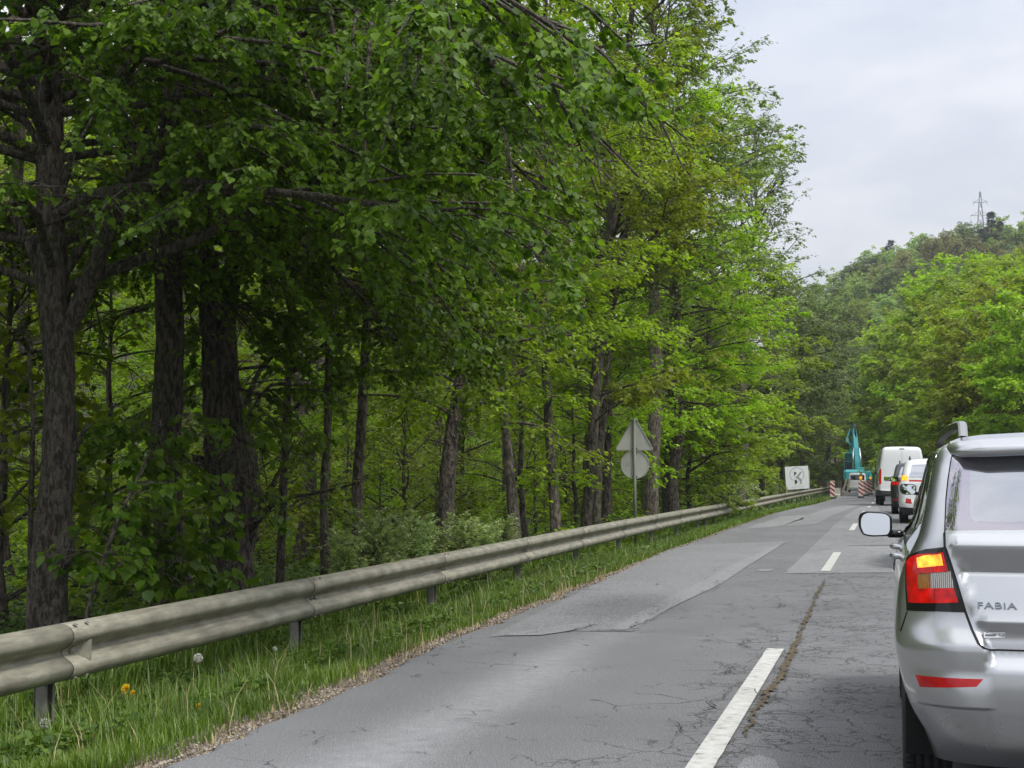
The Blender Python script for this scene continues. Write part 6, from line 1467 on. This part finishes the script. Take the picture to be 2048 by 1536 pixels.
def car(name, X, Y, rows, hw, H, L, pm, label, belt=1.0, lamps=(), rw=None, wheels=(.8, 3.3), wr=.32, extra=(), rz=0.0, mirror='gloss_black', group=None, cat='car', side=True, plate=(.85, .74), clad=None, rwmat='glass_dark', roofrails=False, mw=(.19, .14), mz=None):
    g = float(road_z(Y + 1)); root = empty(name, (X, Y, g), rz, label=label, cat=cat, group=group)
    slope = math.atan2(float(road_z(Y + L)) - float(road_z(Y)), L); root.rotation_euler = (slope, 0, rz); root.location.z = float(road_z(Y)) + .0
    sh = Shell(rows, bow=.05)
    P = []
    slots = {'body': ('body', M[pm], 0, None), 'rwin': ('rear_window!', M[rwmat], .0, None), 'side_glass': ('side_window', M['glass_dark'], 0, None), 'wind': ('windscreen!', M['glass_dark'], 0, None), 'plate': ('number_plate!', M['plate'], .004, None),
             'clad': ('lower_cladding!', M['cladding'], .004, None)}
    if clad: P.append(('clad', [('r', 0, rows[0][0]), ('r', 0, clad), ('r', .6, clad), ('r', hw - .05, clad + .02), ('s', .5, clad + .05), ('s', L - .6, clad), ('s', L - .6, rows[0][0]), ('s', .5, rows[0][0])]))
    if rw: P.append(('rwin', [('r', x, z) for x, z in rw]))
    if side:
        top = H - .13; yw = L - rows[6][4] + 0
        P += [('side_glass', [('s', .55, belt + .10), ('s', .60, top), ('s', 1.25, top), ('s', 1.28, belt + .08)]), ('side_glass', [('s', 1.36, belt + .08), ('s', 1.33, top), ('s', 2.0, top), ('s', 2.06, belt + .07)]),
              ('side_glass', [('s', 2.14, belt + .07), ('s', 2.08, top), ('s', 2.3, top - .02), ('s', 2.85, belt + .08)])]
    P.append(('wind', [('f', hw - .25, belt + .08), ('f', 0, belt + .07), ('f', 0, H - .11), ('f', hw - .33, H - .11)]))
    if plate: P.append(('plate', [('r', .26, plate[0]), ('r', 0, plate[0]), ('r', 0, plate[1]), ('r', .26, plate[1])]))
    for i, (mt, pl, nm) in enumerate(lamps): slots['l%d' % i] = (nm, M[mt], .004, None); P.append(('l%d' % i, pl))
    for i, (mt, pl, nm) in enumerate(extra): slots['e%d' % i] = (nm, M[mt], .003, None); P.append(('e%d' % i, pl))
    P += [(None, [(k, a, max(v, rows[0][0] - .01)) for k, a, v in arch(y, wr + .05, rows[0][0])]) for y in wheels]
    sh.build(P, slots, root, None, res=(.12, .12, .11, .05))
    underbody(root, hw - .01, L, wheels, z=rows[0][0] + .02, r=wr + .06)
    if side: cabin(root, hw - .16, 1.0, 2.9, .5, belt + .05)
    for x in (-(hw - .13), hw - .13):
        for y in wheels: wheel(root, x, y, wr, .21, treads=False)
    mz = mz or belt + .04
    for s_ in (-1, 1): mirror_part(root, s_ * (hw + .10), min(L - rows[6][4] + 0, 2.75) if L < 5 else L - 1.35, mz, w=mw[0], h=mw[1], mat=mirror)
    if roofrails:
        for s_ in (-1, 1):
            m = MB(); x = s_ * (hw - .30); m.tube([(x, .50, H - .03), (x, .62, H + .04), (x, 1.0, H + .06), (x, 1.9, H + .06), (x, 2.2, H + .04), (x, 2.3, H - .02)], .016, 8); m.build('roof_rail', M['trim'], root, True)
    return root
hw, H, L = .86, 1.46, 4.1
car('hatchback', 1.20, 21.5, std_rows(hw, H, L), hw, H, L, 'black_paint', 'black car hidden behind the silver estate except for its shiny black door mirror', rw=[(.60, 1.08), (.52, 1.34), (0, 1.35), (0, 1.06)], lamps=[('red_dim', [('r', .56, .78), ('r', .80, .80), ('r', .82, .98), ('r', .62, 1.0)], 'tail_light')], mw=(.21, .15), mz=1.08)
hw, H, L = .90, 1.63, 4.15
car('crossover', 1.10, 40.3, std_rows(hw, H, L, belt=1.08, rake=.30, hood=1.0), hw, H, L, 'white_paint', 'white crossover with glowing orange and red tail lamps, half hidden behind the silver estate', belt=1.08,
    rw=[(.64, 1.16), (.56, 1.48), (0, 1.50), (0, 1.14)], lamps=[('amber_lit', [('r', .66, 1.08), ('r', .84, 1.09), ('r', .82, 1.22), ('r', .68, 1.20)], 'tail_light'), ('red_lit', [('r', 0, 1.05), ('r', .64, 1.06), ('r', .64, 1.10), ('r', 0, 1.09)], 'light_bar')],
    extra=[('reflector', [('r', .58, .50), ('r', .74, .52), ('r', .72, .64), ('r', .60, .62)], 'bumper_reflector')], clad=.40, roofrails=True, rwmat='glass_rear')
hw, H, L = .90, 1.60, 4.5
car('dark_car', .90, 49.3, std_rows(hw, H, L, belt=1.05, rake=.28, hood=.98), hw, H, L, 'dark_paint', 'dark grey car between the white crossover and the tall van, red tail lamp lit', belt=1.05,
    rw=[(.66, 1.12), (.56, 1.46), (0, 1.47), (0, 1.10)], lamps=[('red_lit', [('r', .60, .90), ('r', .86, .90), ('r', .86, 1.03), ('r', .62, 1.03)], 'tail_light')], extra=[('reflector', [('r', .56, .42), ('r', .80, .43), ('r', .80, .48), ('r', .56, .48)], 'bumper_reflector')], clad=.42, roofrails=True, rwmat='glass_rear')
# tall van
hw, H, L = 1.0, 2.62, 5.9
vr = [(.42, .42, .93, .12, L - .2, .12, .3), (.50, .50, .98, .0, L, .12, .3), (.62, .62, .99, 0, L, .12, .3), (.72, .72, 1.0, .05, L - .02, .10, .3), (1.15, 1.15, 1.0, .06, L - .1, .10, .3), (1.3, 1.3, .99, .07, L - .6, .10, .3), (1.6, 1.6, .97, .08, L - .95, .10, .28), (2.1, 2.1, .90, .10, L - 1.4, .11, .25),
      (2.40, 2.40, .85, .13, L - 1.75, .12, .2), (2.52, 2.52, .81, .17, L - 1.95, .14, .2), (2.59, 2.585, .72, .26, L - 2.2, .16, .2), (2.65, 2.61, .45, .4, L - 2.4, .15, .1), (2.72, 2.62, .02, .5, L - 2.5, .01, .01)]
car('van', .52, 70.5, vr, hw, H, L, 'white_paint', 'tall white panel van with plain rear doors in the queue', belt=1.5, side=False, wheels=(1.1, 4.75), wr=.34, rz=math.radians(2.6), cat='van', clad=.66, plate=(1.12, 1.0), mirror='trim', mw=(.2, .34), mz=1.6,
    lamps=[('red_dim', [('r', .90, .95), ('s', .16, .95), ('s', .18, 1.62), ('r', .89, 1.62)], 'tail_light')],
    extra=[('trim', [('r', .004, .74), ('r', 0, .74), ('r', 0, 2.44), ('r', .004, 2.44)], 'door_seam!'), ('trim', [('r', .12, 2.475), ('r', 0, 2.48), ('r', 0, 2.53), ('r', .10, 2.525)], 'third_stop_lamp!'),
           ('trim', [('s', .2, .95), ('s', .2, .99), ('s', 4.2, 1.02), ('s', 4.2, .98)], 'side_moulding'), ('trim', [('r', .02, 1.02), ('r', .02, 1.10), ('r', .12, 1.10), ('r', .12, 1.02)], 'door_handle')])
hw, H, L = .87, 1.84, 4.4
car('minivan', -3.0, 149.5, std_rows(hw, H, L, belt=1.1, rake=.10, hood=1.0, boxy=.8, tumble=.12), hw, H, L, 'white_paint', 'small white van seen from behind in front of the teal excavator', belt=1.1, rz=math.radians(2), cat='van',
    rw=[(.64, 1.18), (.62, 1.62), (0, 1.64), (0, 1.16)], lamps=[('red_dim', [('r', .78, .95), ('s', .2, .95), ('s', .2, 1.25), ('r', .76, 1.25)], 'tail_light')], mirror='trim')

# ---- teal excavator
def excavator():
    Y = 158; p = atY(1716, 940, Y); X = p[0]; g = float(road_z(Y)); root = empty('excavator', (X, Y, g), math.radians(3), label='teal tracked excavator with its boom raised, working beyond the small white van', cat='excavator')
    T_ = M['teal_paint']
    for s_ in (-1, 1):
        m = MB(); m.box((s_ * 1.1, 1.6, .42), (.5, 3.9, .84), bev=.25); m.build('track', M['cladding'], root)
    m = MB(); m.box((0, 1.6, .75), (1.7, 2.2, .5), bev=.08); m.build('undercarriage', M['cladding'], root)
    m = MB(); m.box((0, .35, 1.65), (2.75, .9, 1.15), bev=.22); m.box((.0, 1.7, 1.5), (2.7, 2.4, .85), bev=.08); up = m.build('upper_body', T_, root)
    m = MB(); m.box((.55, .9, 2.25), (1.3, 1.5, .35), bev=.06); m.build('engine_cover', T_, up)
    for i in range(3): m = MB(); m.box((1.0 - i * .25, -.105, 1.6), (.05, .01, .5)); m.build('grille', M['trim'], up)
    m = MB(); m.box((-.88, 1.9, 2.35), (.95, 1.7, 1.55), bev=.12); cb = m.build('cab', T_, root)
    m = MB(); m.box((-.88, 1.03, 2.55), (.78, .03, .95), bev=.01); m.box((-1.365, 1.9, 2.55), (.03, 1.4, .95), bev=.01); m.build('cab_window', M['gloss_black'], cb)
    m = MB(); m.box((-.88, 1.9, 3.16), (1.0, 1.75, .08), bev=.03); m.build('cab_roof', M['trim'], cb)
    # boom up and slightly forward, arm folded down to the left front
    m = MB()
    def beam(P, W, Hh):
        v = []
        for (x, y, z), w, h in zip(P, W, Hh): v += [(x - w/2, y - h/2, z), (x + w/2, y - h/2, z), (x + w/2, y + h/2, z), (x - w/2, y + h/2, z)]
        n = len(P); q = [[i*4+j, i*4+(j+1)%4, (i+1)*4+(j+1)%4, (i+1)*4+j] for i in range(n-1) for j in range(4)] + [[3,2,1,0], [n*4-4, n*4-3, n*4-2, n*4-1]]
        m.add(v, q)
    beam([(.05, 2.2, 1.8), (.02, 2.5, 3.0), (-.05, 2.9, 4.4), (-.12, 3.4, 5.6), (-.18, 4.0, 6.35)], [.44, .46, .44, .40, .34], [.6, .8, .75, .6, .4]); bm = m.build('boom', T_, root)
    m = MB(); beam([(-.20, 3.9, 7.0), (-.22, 4.1, 6.2), (-.35, 4.4, 5.0), (-.62, 4.6, 3.9)], [.3, .34, .34, .28], [.35, .5, .5, .35]); ar = m.build('arm', T_, root)
    m = MB(); m.tube([(-.05, 3.1, 5.4), (-.15, 3.5, 6.6), (-.18, 3.7, 7.05)], .09, 10); m.build('ram', M['trim'], ar, True)
    m = MB(); m.tube([(-.40, 2.4, 2.0), (-.34, 2.7, 3.4), (-.30, 3.0, 4.4)], .10, 10); m.build('ram', M['chrome'], bm, True); m = MB(); m.tube([(.42, 2.4, 2.0), (.34, 2.7, 3.4), (.26, 3.0, 4.4)], .10, 10); m.build('ram', M['chrome'], bm, True)
    m = MB(); m.prism([(4.0, 3.9), (4.9, 4.0), (5.2, 3.3), (4.9, 2.6), (4.2, 2.5), (4.5, 3.2)], -1.15, -.25, lambda y, z, d: (d, y, z)); m.build('bucket', T_, ar)
    for a in range(5):
        m = MB(); y0 = .0; m.tube([(-.55 + .05 * a, 2.7, 4.6 - .1 * a), (-.85 - .05 * a, 3.2, 5.2), (-.8 + .04 * a, 3.7, 5.9 + .1 * a), (-.4, 4.0, 5.7)], .035, 6); m.build('hose', M['trim'] if a % 2 else T_, bm, True)
excavator()
def far_bits():
    Y = 112; p = atY(1674, 968, Y); g = float(ground_z(p[0], Y)); root = empty('concrete_block', (p[0], Y, g), .1, label='pale concrete barrier block behind the far end of the rail near the lone beacon', cat='barrier')
    m = MB(); m.prism([(-.30, -.2), (-.30, .25), (-.12, .45), (-.10, 1.15), (.10, 1.15), (.12, .45), (.30, .25), (.30, -.2)], -.45, .45, lambda y, z, d: (d * .5, y * .5, z * .55)); m.build('block', plain('concrete_pale', (.42, .42, .38), .9, var=.15), root)
    Y = 128; p = atY(1688, 965, Y); g = float(ground_z(p[0], Y))
    for i, (dx, ln) in enumerate([(-.25, .5), (.15, .35)]):
        root = empty('wooden_plank', (p[0] + dx, Y, g), 0, label=('left' if i == 0 else 'right') + ' of two bare planks leaning by the rail left of the excavator', cat='plank')
        m = MB(); m.box((ln * .5, 0, .6), (.14, .05, 1.4), ry=ln * .6, bev=.01); m.build('board', M['wood'], root)
far_bits()
# trees behind the viewpoint, met only in mirrors and panes
for i, (X, Y, s_) in enumerate([(-9, -58, 1.0), (-13, -75, 1.1), (-10, -92, 1.0), (8, -95, 1.0), (14, -80, 1.0)]):
    forest[i % 3].put(X, Y, s_, i * 1.3, label='roadside tree behind the viewpoint, met only as a reflection', group='trees reflected in the cars')

forest[2].put(-5.7, -.5, 1.5, 2.0, label='tall tree beside the viewpoint, met only as a reflection in the rear window', group='trees reflected in the cars')
# ------------------------------------------------------------------ air
hz_m = bpy.data.materials.new('haze'); hz_m.use_nodes = True; nt = hz_m.node_tree; nt.nodes.clear()
ho = nt.nodes.new('ShaderNodeOutputMaterial'); hv = nt.nodes.new('ShaderNodeVolumePrincipled'); hv.inputs['Color'].default_value = (.93, .95, 1, 1); hv.inputs['Density'].default_value = .00028; hv.inputs['Anisotropy'].default_value = .2
nt.links.new(hv.outputs[0], ho.inputs['Volume'])
b = MB(); b.box((0, 560, 48), (1000, 1400, 110)); hz = b.build('haze', hz_m); tag(hz, 'thin pale haze in the air of the valley', 'haze', kind='stuff')
